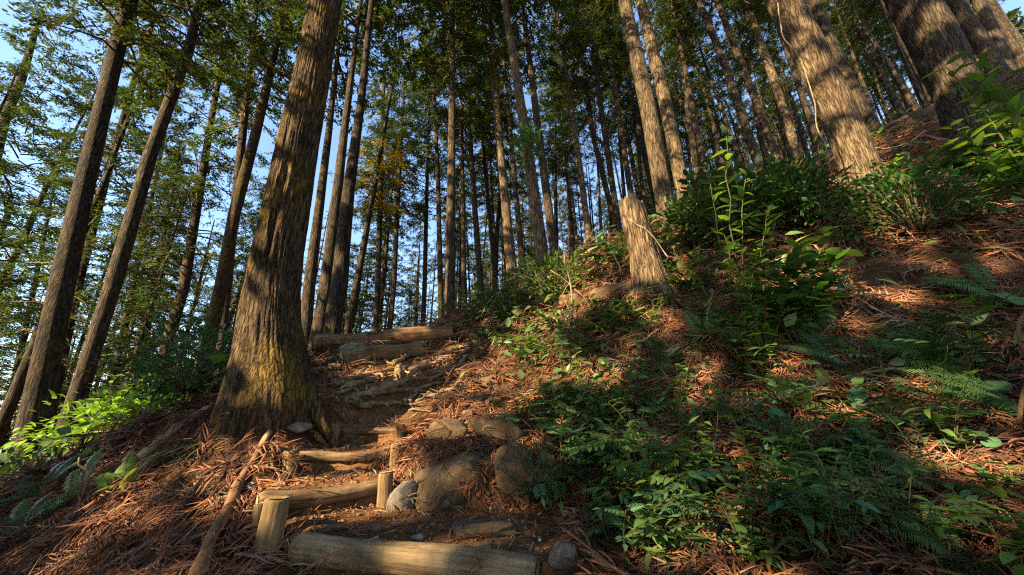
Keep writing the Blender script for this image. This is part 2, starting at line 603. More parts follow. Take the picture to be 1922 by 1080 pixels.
NG = 350
_s = np.linspace(-1, 1, NG)
_k = 6.0
_gx = 0.4 + 200 * np.sinh(_k * _s) / math.sinh(_k)
_gy = 2.6 + 200 * np.sinh(_k * _s) / math.sinh(_k)
GX, GY = np.meshgrid(_gx, _gy)
GZ = H(GX, GY)
ii = np.arange(NG - 1)[:, None] * NG + np.arange(NG - 1)[None, :]
gq = np.stack([ii, ii + 1, ii + NG + 1, ii + NG], -1).reshape(-1, 4)
gw = stair_w(GX, GY).ravel()[:, None]
gp = np.stack([GX.ravel(), GY.ravel(), GZ.ravel()], -1)
tx, ty = gp[:, 0], gp[:, 1]
trail = np.maximum(gw[:, 0], smooth(1.1, 0.5, np.abs(tx - np.interp(ty, [3.5, 4.5, 5.2, 6.2, 8, 12], [-1.25, -1.3, -1.5, -2.0, -2.3, -3]))) * smooth(3.4, 3.8, ty) * smooth(30, 12, ty))
nn = fbm(gp * np.array([1, 1, 0]) * 1.7, 4, 21)
base = np.array([0.085, 0.045, 0.025]) * (1 + 0.35 * nn[:, None])
dirt = np.array([0.18, 0.088, 0.037]) * (1 + 0.3 * nn[:, None])
gcol = base * (1 - trail[:, None]) + dirt * trail[:, None]
far = smooth(12, 30, np.hypot(tx, ty))[:, None]
gcol = gcol * (1 - far) + np.array([0.06, 0.055, 0.022]) * far
put('ground', mesh_np('ground', gp, gq, M['ground'], np.clip(gcol, 0.005, 1), True), kind='structure')


# distant hill across the valley, left
def hill():
    xs = np.linspace(-900, 500, 90)
    ts = np.linspace(0, 1, 24)
    X, T = np.meshgrid(xs, ts)
    top = 70 + 60 * np.exp(-((X + 600) / 330) ** 2) + 14 * fbm(np.stack([X / 90, T * 0, T * 0], -1), 4, 4)
    Y = 640 + 260 * T + 20 * fbm(np.stack([X / 60, T * 5, T * 0], -1), 3, 8)
    Z = -160 + (top + 160) * np.sin(T * math.pi / 2) + 5 * fbm(np.stack([X / 18, T * 20, T * 0], -1), 3, 6)
    V = np.stack([X, Y, Z], -1).reshape(-1, 3)
    i = np.arange(23)[:, None] * 90 + np.arange(89)[None, :]
    q = np.stack([i, i + 1, i + 91, i + 90], -1).reshape(-1, 4)
    c = np.array([0.06, 0.075, 0.045]) * (1 + 0.4 * fbm(V / 25, 3, 2)[:, None])
    put('distant_hill', mesh_np('distant_hill', V, q, M['crumb'], np.clip(c, 0.01, 1), True), kind='structure')


hill()


# ------------------------------------------------------------------ trees
def crown_arrays(seed, z0, z1, rmax, nb, per, dens=1.0, leaf=0.17, tint=(0.045, 0.085, 0.028), droop=0.35, mm=(16, 26)):
    """Diamond leaf sprays on drooping limbs: returns leaf V (n*4,3), colour, limb tubes."""
    r = np.random.default_rng(seed)
    C, D, Nn, Ls, Cc, limbs = [], [], [], [], [], []
    for b in range(nb):
        t = (b + r.random()) / nb
        z = z0 + (z1 - z0) * t ** 0.9
        L = rmax * (1 - t) ** 0.75 * min(1, 0.45 + 3.0 * t) * r.uniform(0.65, 1.25) + 0.25
        az = r.random() * 2 * math.pi
        rise = r.uniform(0.0, 0.35) + 0.35 * t
        dr = droop * r.uniform(0.7, 1.4)
        s = np.linspace(0, 1, 5)
        path = np.stack([np.cos(az) * L * s, np.sin(az) * L * s, z + L * (rise * s - dr * s * s)], -1)
        path[1:4, :2] += r.normal(0, 0.04, (3, 2))
        limbs.append(tube(path, np.linspace(0.028 * (1 - t) + 0.012, 0.006, 5), 3, False))
        tone = r.uniform(0.65, 1.35)
        warm = r.random() ** 3
        nsp = max(3, int(per * dens * (0.35 + L / rmax)))
        for q in range(nsp):
            f = r.uniform(0.22, 1.0)
            base_ = np.array([np.interp(f, s, path[:, i]) for i in range(3)])
            side = az + r.normal(0, 0.9)
            sd = np.array([math.cos(side), math.sin(side), r.uniform(-0.55, 0.12)])
            sl_ = r.uniform(0.25, 0.55) * (0.6 + 0.5 * (1 - t))
            m = int(r.integers(*mm))
            g = r.random(m)
            cen = base_ + sd * (g * sl_)[:, None] + r.normal(0, 0.055, (m, 3))
            ang = side + np.where(r.random(m) < 0.5, 1, -1) * r.uniform(0.2, 1.0, m)
            dv = np.stack([np.cos(ang), np.sin(ang), r.uniform(-0.8, 0.15, m)], -1)
            dv /= np.linalg.norm(dv, axis=1)[:, None]
            up_ = np.stack([r.normal(0, 0.45, m), r.normal(0, 0.45, m), np.ones(m)], -1)
            sdv = np.cross(dv, up_)
            sdv /= np.linalg.norm(sdv, axis=1)[:, None]
            C.append(cen)
            D.append(dv)
            Nn.append(sdv)
            Ls.append(leaf * r.uniform(0.6, 1.35, m))
            cb = np.array(tint) * tone * r.uniform(0.75, 1.3, (m, 1)) + (r.random() ** 6) * np.array([0.10, 0.085, 0.0])
            Cc.append(cb)
    C, D, Nn, Ls, Cc = np.vstack(C), np.vstack(D), np.vstack(Nn), np.concatenate(Ls)[:, None], np.vstack(Cc)
    W = Ls * r.uniform(0.12, 0.22, (len(Ls), 1))
    V = np.stack([C - D * Ls * 0.5, C + Nn * W + D * Ls * 0.08, C + D * Ls * 0.5, C - Nn * W - D * Ls * 0.05], 1)
    return V, Cc, limbs


def crown_meshes(V, Cc, limbs):
    n = len(V)
    q = np.arange(n * 4).reshape(n, 4)
    lm = mesh_np('crown', V.reshape(-1, 3), q, M['needle'], np.repeat(np.clip(Cc, 0.005, 1), 4, 0))
    bv, bf = join(limbs)
    return lm, mesh_np('branches', bv, bf, M['limb'])


CROWNS = {'high': [], 'low': [], 'thin': [], 'gold': []}
for k in range(4):
    CROWNS['high'].append(crown_meshes(*crown_arrays(100 + k, 8.2 + k * 0.6, 19.5 + k, 2.1, 95, 10, leaf=0.12, droop=0.6, tint=(0.040, 0.063, 0.020))))
for k in range(4):
    CROWNS['low'].append(crown_meshes(*crown_arrays(200 + k, 3.8 + k * 0.8, 17.5 + k, 2.5, 110, 9, leaf=0.12, droop=0.6, tint=(0.038, 0.062, 0.020))))
for k in range(2):
    CROWNS['thin'].append(crown_meshes(*crown_arrays(300 + k, 9.5, 19 + k, 1.7, 65, 8, leaf=0.12, droop=0.6, tint=(0.040, 0.063, 0.020))))
CROWNS['gold'].append(crown_meshes(*crown_arrays(400, 7.0, 10, 1.0, 26, 5, tint=(0.21, 0.14, 0.02), leaf=0.10)))


def ring_trunk(P, R, n, bark_amp=0.0, seed=0, flare=0.0, zbase=0.0, lobes=5):
    """Stack of horizontal rings along P with radius R; bark ridges and root flare pushed out radially."""
    k = len(P)
    th = np.linspace(0, 2 * math.pi, n, endpoint=False)
    z = P[:, 2]
    TH, Z = np.meshgrid(th, z)
    cs = np.stack([np.cos(TH), np.sin(TH)], -1)
    rr = np.repeat(R[:, None], n, 1)
    h = np.clip(Z - zbase, 0, None)
    fl = np.exp(-h / 0.22) * flare
    lob = 0.5 + 0.5 * np.cos(TH * lobes + seed + 0.8 * np.sin(TH * 2 + seed))
    rr = rr * (1 + fl * (0.35 + 0.9 * lob)) * (1 + 0.05 * vnoise(np.stack([cs[..., 0] * 1.5, cs[..., 1] * 1.5, Z * 0.7], -1), seed))
    if bark_amp:
        tw = TH + 0.06 * Z + 0.05 * vnoise(np.stack([cs[..., 0] * 2, cs[..., 1] * 2, Z * 2.2], -1), seed + 9)
        q = np.stack([np.cos(tw) * 13, np.sin(tw) * 13, Z * 1.5], -1)
        q2 = np.stack([np.cos(tw) * 24, np.sin(tw) * 24, Z * 3.4], -1)
        rid = 1 - 2.2 * np.abs(vnoise(q, seed + 1)) + 0.6 * (1 - 2.2 * np.abs(vnoise(q2, seed + 2)))
        rr = rr + bark_amp * rid
    V = np.stack([P[:, 0:1] + rr * cs[..., 0], P[:, 1:2] + rr * cs[..., 1], Z], -1).reshape(-1, 3)
    i = np.arange(k - 1)[:, None]
    j = np.arange(n)[None, :]
    a = i * n + j
    b = i * n + (j + 1) % n
    return V, np.stack([a, b, b + n, a + n], -1).reshape(-1, 4), TH, Z, rr


TREES_XY = []


def traced_tree(rows, diam, label, crown='high', mat='bark', seg=18, flare=0.35, bark_amp=0.0, top=19.0, step=0.5, group=None, name='cedar_tree', idx=[0]):
    """A tree whose trunk follows measured (centre u, v, width) rows of the photograph, standing in its own vertical plane."""
    u, v, wd = rows[0]
    a = (u - 961) / F
    d = F * diam * math.sqrt(1 + a * a) / wd
    Y = pt(u, v, d)[1]
    ax, rad = [], []
    for (u, v, wd) in rows:
        p = at_y(u, v, Y)
        dd = p.dot(FW)
        q = ray(u, v)
        ax.append(p)
        rad.append(wd * dd / F / 2 / math.sqrt(1 + (q[0] / q[1]) ** 2))
    ax, rad = np.array(ax), np.array(rad)
    zs, xs = ax[:, 2], ax[:, 0]
    slope0 = (xs[1] - xs[0]) / (zs[1] - zs[0])
    zb = zs[0]
    for _ in range(12):
        xb = xs[0] + slope0 * (zb - zs[0])
        zb = min(zs[0], ground(xb, Y) )
    xb = xs[0] + slope0 * (zb - zs[0])
    slope1 = (xs[-1] - xs[0]) / (zs[-1] - zs[0])
    ztop = zb + top
    zz = np.concatenate([np.arange(zb - 0.35, zb + 1.2, step * 0.3), np.arange(zb + 1.2, ztop, step), [ztop]])
    X = np.interp(zz, zs, xs)
    X = np.where(zz < zs[0], xs[0] + slope0 * (zz - zs[0]), X)
    X = np.where(zz > zs[-1], xs[-1] + slope1 * (zz - zs[-1]), X)
    R = np.interp(zz, zs, rad)
    R = np.where(zz > zs[-1], rad[-1] + (0.02 - rad[-1]) * (zz - zs[-1]) / max(0.1, ztop - zs[-1]), R)
    R = np.clip(R, 0.015, None)
    P = np.stack([X, np.full_like(X, Y), zz], -1)
    base_ = np.array([xb, Y, zb])
    idx[0] += 1
    t = empty(name, base_, label, 'tree', group)
    Vt, q, *_ = ring_trunk(P - base_, R, seg, bark_amp, idx[0], flare, 0.0)
    put('trunk', mesh_np('trunk', Vt, q, M[mat], None, True), t)
    TREES_XY.append((xb, Y))
    if crown:
        lm, bm_ = CROWNS[crown][idx[0] % len(CROWNS[crown])]
        rot = Matrix.Rotation(idx[0] * 1.7, 4, 'Z')
        lean = Matrix.Rotation(math.atan(slope1), 4, 'Y')
        sc = top / 19.0
        Mx = lean @ rot @ Matrix.Scale(sc, 4)
        put('crown', lm, t, Mx)
        put('branches', bm_, t, Mx, kind='stuff')
    return t


# the big cedar beside the steps: ridged bark, a torn scar, root flare
def big_cedar():
    rows = [(505, 775, 190), (508, 740, 178), (510, 700, 162), (508, 650, 138), (507, 600, 119), (513, 540, 106), (524, 468, 97), (543, 369, 87), (560, 270, 80), (582, 165, 71), (595, 89, 67), (611, 0, 62)]
    Y = pt(505, 775, 3.2)[1]
    ax, rad = [], []
    for u, v, wd in rows:
        p = at_y(u, v, Y)
        q = ray(u, v)
        ax.append(p)
        rad.append(wd * p.dot(FW) / F / 2 / math.sqrt(1 + (q[0] / q[1]) ** 2))
    ax, rad = np.array(ax), np.array(rad)
    zb = ground(ax[0][0], Y) - 0.02
    zz = np.concatenate([np.arange(zb - 0.4, zb + 5.6, 0.024), np.arange(zb + 5.6, zb + 21, 0.4)])
    X = np.interp(zz, ax[:, 2], ax[:, 0])
    sl1 = (ax[-1, 0] - ax[-4, 0]) / (ax[-1, 2] - ax[-4, 2])
    X = np.where(zz > ax[-1, 2], ax[-1, 0] + sl1 * (zz - ax[-1, 2]), X)
    R = np.interp(zz, ax[:, 2], rad)
    R = np.where(zz > ax[-1, 2], rad[-1] + (0.02 - rad[-1]) * (zz - ax[-1, 2]) / (zb + 21 - ax[-1, 2]), R)
    P = np.stack([X, np.full_like(X, Y), zz], -1)
    base_ = np.array([ax[0, 0], Y, zb])
    n = 320
    V, q, TH, Z, rr = ring_trunk(P - base_, R, n, 0.0075, 5, 0.06, 0.0, 5)
    # torn scar on the side that faces the viewpoint, a little left
    ca = math.atan2(-base_[1], -base_[0]) - 0.42
    da = (TH - ca + math.pi) % (2 * math.pi) - math.pi
    da = da + 0.12 * vnoise(np.stack([Z * 3, Z * 0, Z * 0], -1), 7)
    sc = np.exp(-(da / 0.11) ** 2) * smooth(1.15, 1.5, Z) * smooth(2.55, 2.2, Z)
    lip = np.exp(-((np.abs(da) - 0.26) / 0.10) ** 2) * smooth(1.0, 1.5, Z) * smooth(2.7, 2.2, Z)
    jag = 0.6 + 0.6 * vnoise(np.stack([TH * 12, Z * 9, Z * 0], -1), 4)
    dr = (-0.055 * sc + 0.022 * lip) * jag
    Vr = V.reshape(TH.shape[0], n, 3)
    Vr[..., 0] += dr * np.cos(TH)
    Vr[..., 1] += dr * np.sin(TH)
    t = empty('cedar_tree', base_, 'thick mossy cedar with a torn bark scar standing beside the log steps', 'tree', 'cedar trees')
    put('trunk', mesh_np('trunk', Vr.reshape(-1, 3), q, M['bark_big'], None, True), t)
    lm, bm_ = CROWNS['high'][0]
    put('crown', lm, t, Matrix.Translation((0.3, 0, 2)))
    put('branches', bm_, t, Matrix.Translation((0.3, 0, 2)), kind='stuff')
    # buttress roots running out onto the path
    for (pa, pb, pc, r0) in (((560, 735, 3.3), (600, 750, 3.16), (640, 806, 3.12), 0.085), ((530, 772, 3.2), (590, 790, 3.0), (625, 815, 3.05), 0.04)):
        p = np.array([pt(*pa), pt(*pb), pt(*pc)])
        s = np.linspace(0, 1, 12)[:, None]
        c = (1 - s) ** 2 * p[0] + 2 * s * (1 - s) * p[1] + s * s * p[2]
        c[:, 2] = np.maximum(c[:, 2] * (1 - s[:, 0] ** 2) + s[:, 0] ** 2 * (H(c[:, 0], c[:, 1]) - 0.01), H(c[:, 0], c[:, 1]) - 0.015)
        tv, tq, tt = tube(c - base_, r0 * (1 - 0.75 * s[:, 0]), 12)
        tv = tv + 0.008 * vnoise(tv * 25, 3)[:, None]
        put('root', mesh_np('root', tv, [tq, tt], M['bark_big'], None, True), t)
    TREES_XY.append((base_[0], Y))
    return t


BIG = big_cedar()
G = 'cedar trees'
T = traced_tree
# left of the path
T([(42, 885, 68), (116, 540, 57), (158, 350, 46), (194, 200, 42), (229, 50, 40), (245, 0, 36)], 0.35, 'thickest dark cedar trunk at the far left with ferns at its foot', 'high', seg=28, group=G)
T([(110, 855, 48), (150, 730, 42), (211, 540, 37), (279, 300, 32), (352, 100, 23), (376, 0, 19)], 0.30, 'second straight cedar from the left, greyish bark lit at its foot', 'high', seg=24, group=G)
T([(98, 760, 23), (146, 540, 20), (209, 300, 17), (252, 150, 14), (285, 50, 10)], 0.22, 'slim reddish cedar squeezed between the two stout left trunks', 'high', group=G)
T([(286, 765, 25), (315, 640, 25), (345, 540, 24), (376, 350, 18), (401, 200, 14), (420, 100, 9)], 0.27, 'brown cedar rising behind the sunlit shrubs on the left', 'low', group=G)
T([(386, 668, 33), (415, 540, 27), (440, 400, 25), (480, 250, 22), (515, 100, 15), (535, 0, 11)], 0.30, 'cedar with yellow sunlit foot just left of the mossy giant', 'high', 'bark_big', group=G)
T([(440, 400, 18), (450, 300, 18), (461, 200, 16), (472, 100, 11), (483, 0, 8)], 0.24, 'slender cedar half hidden behind the yellow footed one', 'high', group=G)
T([(-15, 330, 27), (10, 220, 25), (40, 150, 23), (62, 75, 18)], 0.28, 'leaning grey cedar cut by the left edge at mid height', 'low', group=G)
T([(5, 430, 15), (50, 300, 14), (82, 225, 12), (120, 130, 9)], 0.24, 'thin dark cedar at the left edge beyond the grey one', 'low', group=G)
T([(205, 775, 15), (228, 640, 14), (267, 450, 11), (300, 300, 9)], 0.22, 'thin cedar with broken light between brown and grey trunks', 'low', group=G)
T([(238, 760, 13), (266, 615, 12), (300, 475, 11), (330, 330, 9)], 0.22, 'thin dark cedar left of a near identical twin', 'low', group=G)
T([(252, 755, 12), (283, 590, 10), (315, 450, 9)], 0.22, 'thin dark cedar right of its near identical twin', 'low', group=G)
T([(12, 800, 17), (30, 700, 15), (60, 560, 13)], 0.22, 'slim shadowed cedar low at the far left edge', 'low', group=G)
# centre
T([(572, 640, 26), (580, 540, 24), (617, 250, 14), (631, 125, 9)], 0.28, 'mottled cedar showing just right of the mossy giant', 'high', group=G)
T([(602, 600, 30), (612, 540, 28), (646, 250, 16), (671, 50, 9)], 0.30, 'middle brown cedar of three close trunks behind the crest log', 'high', group=G)
T([(628, 590, 34), (636, 540, 32), (655, 350, 24), (677, 200, 16), (695, 25, 11)], 0.32, 'lichen spotted cedar, right of three close trunks behind the crest', 'high', group=G)
T([(705, 610, 11), (709, 540, 11), (717, 250, 9), (722, 110, 6)], 0.24, 'thin bent topped cedar in the gap right of the three trunks', 'thin', group=G)
T([(732, 610, 11), (739, 540, 10), (750, 300, 9), (756, 200, 7)], 0.24, 'slim dark cedar in front of the gap of blue sky', 'high', group=G)
T([(794, 610, 10), (797, 540, 9), (800, 400, 8)], 0.24, 'pale thin cedar above the crest log end', 'high', group=G)
T([(828, 605, 12), (827, 540, 11), (821, 300, 8), (816, 215, 7)], 0.25, 'slender cedar left beside the straight central trunk', 'high', group=G)
T([(844, 600, 23), (845, 540, 20), (849, 150, 12), (849, 0, 8)], 0.30, 'straight cedar in the middle standing dead upright past the crest', 'high', group=G)
T([(872, 580, 11), (871, 540, 10), (870, 450, 9)], 0.24, 'dark slim cedar right beside the straight central trunk', 'high', group=G)
T([(905, 570, 13), (899, 500, 12), (885, 300, 9), (877, 150, 7)], 0.27, 'slim cedar lit on one side left of the pinkish trunks', 'high', group=G)
T([(932, 545, 10), (927, 500, 9), (909, 300, 7)], 0.25, 'hair thin cedar against pale sky near the bank top', 'thin', group=G)
T([(960, 500, 21), (957, 475, 20), (936, 250, 14), (920, 40, 10)], 0.32, 'pinkish cedar left of the taller creeper wrapped trunk', 'high', 'bark_pale', group=G)
T([(980, 480, 12), (976, 450, 11), (956, 225, 8)], 0.26, 'thin cedar squeezed between the two pinkish trunks', 'high', group=G)
ivyT = T([(1020, 490, 28), (1017, 475, 26), (986, 250, 19), (954, 50, 14), (946, 0, 13)], 0.33, 'tall pinkish cedar with a knot of creeper halfway up', 'high', 'bark_pale', group=G)
T([(1042, 490, 18), (1037, 450, 17), (1011, 250, 14), (986, 50, 9)], 0.28, 'cedar close right of the creeper wrapped trunk', 'high', group=G)
T([(1112, 480, 13), (1106, 450, 13), (1080, 250, 10), (1057, 100, 8)], 0.27, 'pale slim cedar standing alone before bluish forest', 'high', 'bark_pale', group=G)
T([(1160, 445, 11), (1112, 250, 10), (1086, 50, 7)], 0.26, 'thin cedar leaning behind the broken stump, left one', 'high', group=G)
T([(1170, 450, 13), (1161, 425, 12), (1135, 250, 11), (1114, 100, 8)], 0.27, 'spotted thin cedar directly behind the broken stump', 'high', group=G)
T([(1190, 400, 13), (1185, 370, 12), (1159, 200, 9), (1136, 50, 7)], 0.27, 'dark thin cedar touching the top of the broken stump', 'high', group=G)
# right
T([(1250, 395, 38), (1247, 375, 36), (1216, 200, 32), (1182, 50, 25), (1172, 0, 23)], 0.38, 'smooth tan trunk with soft shadow bands, left of a pair', 'high', 'bark_pale', seg=26, group=G)
T([(1285, 370, 29), (1279, 340, 28), (1250, 200, 26), (1214, 50, 22), (1202, 0, 20)], 0.36, 'flaky bright tan trunk, right of a close pair', 'high', 'bark_pale', seg=26, group=G)
T([(1320, 300, 13), (1314, 275, 12), (1290, 150, 9)], 0.26, 'thin dark cedar in the bluish gap right of the pair', 'thin', group=G)
T([(1400, 240, 19), (1390, 210, 18), (1352, 100, 15), (1311, 0, 12)], 0.30, 'mid size cedar rising out of the tall sunlit sapling', 'high', group=G)
T([(1422, 200, 16), (1380, 90, 14), (1345, 0, 11)], 0.28, 'dark cedar between two lighter ones above the sapling', 'high', group=G)
T([(1470, 205, 18), (1453, 150, 18), (1415, 50, 19), (1396, 0, 17)], 0.32, 'yellow lit cedar left of the great leaning reddish trunk', 'high', 'bark_pale', group=G)
T([(1620, 340, 82), (1610, 300, 80), (1568, 200, 76), (1520, 100, 73), (1468, 0, 70)], 0.43, 'great leaning reddish trunk with sunlit base on the slope', 'high', 'bark_red', seg=110, bark_amp=0.0075, step=0.07, flare=0.12, group=G)
T([(1640, 250, 38), (1566, 100, 32), (1527, 0, 27)], 0.36, 'grey trunk tucked behind the great reddish one', 'high', group=G, seg=24)
T([(1548, 300, 16), (1496, 150, 13), (1450, 20, 10)], 0.24, 'thin pole like cedar left against the great reddish trunk', 'thin', group=G)
T([(1815, 220, 116), (1797, 170, 116), (1765, 100, 124), (1709, 0, 112)], 0.58, 'massive rough grey trunk with a pale sunlit side, upper right', 'high', 'bark', seg=64, bark_amp=0.006, step=0.12, group=G)
T([(1880, 150, 48), (1855, 100, 46), (1790, 0, 42)], 0.42, 'brown trunk just right behind the massive grey one', 'high', group=G, seg=24)
T([(1935, 150, 30), (1910, 100, 28), (1857, 0, 25)], 0.34, 'dark trunk crossing the top right corner', 'high', group=G)

# creeper knot on the pinkish trunk is added with the plants below

# the forest beyond: shared trunk mesh, shared crowns
_zz = np.concatenate([np.arange(-0.5, 1.2, 0.25), np.arange(1.2, 19.5, 1.3)])
far_trunks = []
for k in range(4):
    rr_ = np.random.default_rng(k)
    bend = np.cumsum(rr_.normal(0, 0.02, (len(_zz), 2)), 0)
    Pk = np.stack([bend[:, 0], bend[:, 1], _zz], -1)
    Rk = 0.155 * np.clip(1 - _zz / 20.5, 0.08, 1.0) ** 0.8
    Vk, qk, *_ = ring_trunk(Pk, Rk, 10, 0, k, 0.3)
    far_trunks.append(mesh_np('trunk', Vk, qk, M['bark_far'], None, True))


def forest_tree(x, y, kind, k, sc, label, group, name='cedar_tree', trunk=True):
    z = ground(x, y)
    t = empty(name, (x, y, z), label, 'tree', group)
    fat = 0.75 + 0.6 * ((k * 0.618) % 1)
    Mx = Matrix.Rotation(math.radians(3.0) * math.sin(k * 7.3), 4, 'X') @ Matrix.Rotation(math.radians(3.0) * math.cos(k * 3.1), 4, 'Y') @ Matrix.Rotation(k * 2.4, 4, 'Z') @ Matrix.Diagonal((sc, sc, sc * (0.92 + 0.16 * ((k * 0.37) % 1)), 1))
    Mt = Mx @ Matrix.Diagonal((fat, fat, 1, 1))
    put('trunk', far_trunks[k % 4], t, Mt)
    lm, bm_ = CROWNS[kind][k % len(CROWNS[kind])]
    put('crown', lm, t, Mx)
    put('branches', bm_, t, Mx, kind='stuff')
    TREES_XY.append((x, y))
    return t


rf = random.Random(5)
cnt = 0
tries = 0
while cnt < 290 and tries < 20000:
    tries += 1
    az = math.radians(rf.uniform(-62, 62))
    rr = 9 + 46 * rf.random() ** 0.8
    x, y = rr * math.sin(az), rr * math.cos(az)
    if y < 5:
        continue
    ok = True
    # keep the view of the measured trunks open: thin the nearer ring
    mind = 1.25 if rr > 15 else 2.4
    for (qx, qy) in TREES_XY:
        if (x - qx) ** 2 + (y - qy) ** 2 < mind ** 2:
            ok = False
            break
    if not ok:
        continue
    if rr < (17 if az < math.radians(18) else 12.5) and az > math.radians(-25):
        continue
    if rr < 13 and rf.random() < 0.6:
        continue
    left = az < math.radians(-14)
    if left:
        forest_tree(x, y, 'low', cnt, rf.uniform(0.7, 1.05), 'cedar in the dense wood on the falling ground to the left', 'cedars of the wood down the left slope')
    else:
        forest_tree(x, y, rf.choice(['high', 'thin', 'high', 'thin']), cnt, rf.uniform(0.8, 1.1), 'slender cedar deep in the wood beyond the crest and bank', 'cedars of the wood beyond the crest')
    cnt += 1
g = pt(690, 305, 17)
forest_tree(g[0], g[1], 'gold', 0, (g[2] - ground(g[0], g[1])) / 8.3, 'small autumn tree with orange leaves between the central cedars', None, 'autumn_tree')

# the far wood: one mass of crowns closing the view beyond the last trunks
def far_wood():
    r = np.random.default_rng(91)
    C, Cc = [], []
    for i in range(210):
        az = math.radians(r.uniform(-66, 62))
        rr = r.uniform(52, 85)
        x, y = rr * math.sin(az), rr * math.cos(az)
        z = ground(x, y)
        h = r.uniform(10, 17)
        n = 330
        t = r.random(n) ** 0.8
        R = 2.6 * (1 - t) ** 0.7 + 0.2
        a = r.random(n) * 6.28
        q = R * np.sqrt(r.random(n))
        C.append(np.stack([x + q * np.cos(a), y + q * np.sin(a), z + 0.3 + h * t - 0.25 * q], -1))
        Cc.append(np.array([[0.036, 0.058, 0.02]]) * r.uniform(0.6, 1.4) * r.uniform(0.7, 1.3, (n, 1)) + np.array([[0.05, 0.035, 0]]) * r.random() ** 4)
    C, Cc = np.vstack(C), np.vstack(Cc)
    n = len(C)
    d = r.normal(size=(n, 3)) * np.array([1, 1, 0.5])
    d /= np.linalg.norm(d, axis=1)[:, None]
    e = np.cross(d, r.normal(size=(n, 3)))
    e /= np.linalg.norm(e, axis=1)[:, None]
    L = r.uniform(0.25, 0.6, (n, 1))
    V = np.stack([C - d * L, C + e * L * 0.4, C + d * L, C - e * L * 0.4], 1).reshape(-1, 3)
    o = put('far_wood', mesh_np('far_wood', V, np.arange(n * 4).reshape(n, 4), M['needle'], np.repeat(Cc, 4, 0)))
    tag(o, 'distant mass of woodland closing the view beyond the trunks', 'wood', None, 'stuff')


far_wood()


def far_trunks_mass():
    r = np.random.default_rng(92)
    prt = []
    while len(prt) < 330:
        az = math.radians(r.uniform(-60, 60))
        rr = r.uniform(22, 70)
        if az < -0.3 and r.random() < 0.5:
            continue
        x, y = rr * math.sin(az), rr * math.cos(az)
        z = ground(x, y)
        h = r.uniform(12, 20)
        R0 = r.uniform(0.07, 0.15)
        s = np.linspace(0, 1, 5)
        lean = r.normal(0, 0.03, 2) * h
        P = np.stack([x + lean[0] * s, y + lean[1] * s, z - 0.3 + h * s], -1)
        prt.append(tube(P, R0 * (1 - 0.85 * s), 6, False))
    V, fq = join(prt)
    o = put('far_trunks', mesh_np('far_trunks', V, fq, M['bark_far'], None, True))
    tag(o, 'countless thin trunks far back in the wood', 'wood', None, 'stuff')


far_trunks_mass()

# ------------------------------------------------------------------ unseen shade trees added behind the viewpoint to throw the dappled light
LIT = []     # (point, radius) : places the sun reaches in the photograph


def lit(u, v, r, d=None):
    LIT.append((pt(u, v, d) if d else hit(u, v), r))


for q in [(540, 150, .12, 4.2), (535, 240, .12, 3.9), (530, 470, .12, 3.4), (525, 540, .13, 3.3), (520, 600, .14, 3.2), (515, 660, .12, 3.2),
          (530, 935, .08, 2.2), (600, 930, .10, 2.3), (660, 905, .10), (620, 965, .09), (720, 915, .08, 2.4), (740, 850, .08, 2.9), (760, 838, .10), (830, 820, .10, 2.9), (700, 880, .08),
          (640, 650, .16), (720, 690, .14), (770, 710, .16), (850, 680, .16), (800, 640, .16), (700, 740, .12), (690, 655, .15), (830, 780, .10), (780, 760, .10),
          (1200, 450, .15, 4.1), (1215, 500, .15, 4.1), (1110, 560, .16, 5), (1240, 600, .12), (1335, 735, .13), (1310, 700, .10),
          (1600, 300, .22, 4.7), (1580, 230, .22, 4.9), (1630, 340, .2, 4.6), (1510, 90, .18, 5.5), (1550, 160, .18, 5.2), (1690, 450, .16), (1640, 420, .12), (1880, 400, .2), (1720, 350, .2, 4.4),
          (1390, 300, .2, 3.4), (1380, 420, .2, 3.3), (1430, 480, .16, 3.3), (1420, 560, .1, 3.3), (1780, 70, .2, 6), (1800, 140, .2, 5.6), (1840, 250, .25, 4.4), (1880, 190, .2, 4.4), (1560, 380, .14),
          (1215, 150, .25, 8.5), (1260, 250, .25, 8.5), (1230, 330, .2, 8.5), (1000, 350, .4, 11), (960, 400, .3, 11),
          (600, 985, .09), (560, 960, .09), (780, 830, .1), (690, 965, .08), (590, 890, .07), (700, 765, .1), (730, 750, .12), (850, 655, .14), (760, 655, .14), (650, 700, .12), (520, 980, .07, 1.9), (1600, 620, .12), (1480, 700, .1),
          (280, 920, .13), (230, 960, .12), (190, 1000, .10), (330, 890, .10), (215, 820, .5, 7), (150, 880, .3, 5), (240, 880, .2, 3.6), (395, 600, .25, 8), (110, 830, .2, 6.5),
          (1270, 610, .10), (1180, 590, .12), (1290, 860, .08), (1020, 720, .1), (900, 770, .09), (1420, 760, .08), (1490, 690, .09), (1580, 560, .12), (1700, 560, .12), (1820, 520, .14), (1760, 870, .07), (1880, 900, .07), (1640, 980, .06), (1380, 880, .07), (1560, 800, .08), (1000, 840, .07), (1310, 1000, .06), (1010, 1010, .06),
          (1185, 395, .16, 4.15), (1192, 420, .16, 4.15), (1540, 130, .2, 5.2), (1595, 260, .25, 4.8), (1615, 325, .25, 4.7),
          (1150, 840, .06), (1100, 860, .07), (1245, 850, .06)]:
    lit(*q)
LIT = [(p, r * 1.1) for p, r in LIT]
LP = np.array([q[0] for q in LIT])
LR = np.array([q[1] for q in LIT])
# the path, the stump and the big trunks matter most
LWT = np.where((LP[:, 0] < 0) & (LP[:, 1] < 6) & (LP[:, 0] > -2.6), 3.0, 1.0) + np.where((np.abs(LP[:, 0] - 1.45) < 0.2) & (np.abs(LP[:, 1] - 3.75) < 0.2), 9.0, 0)


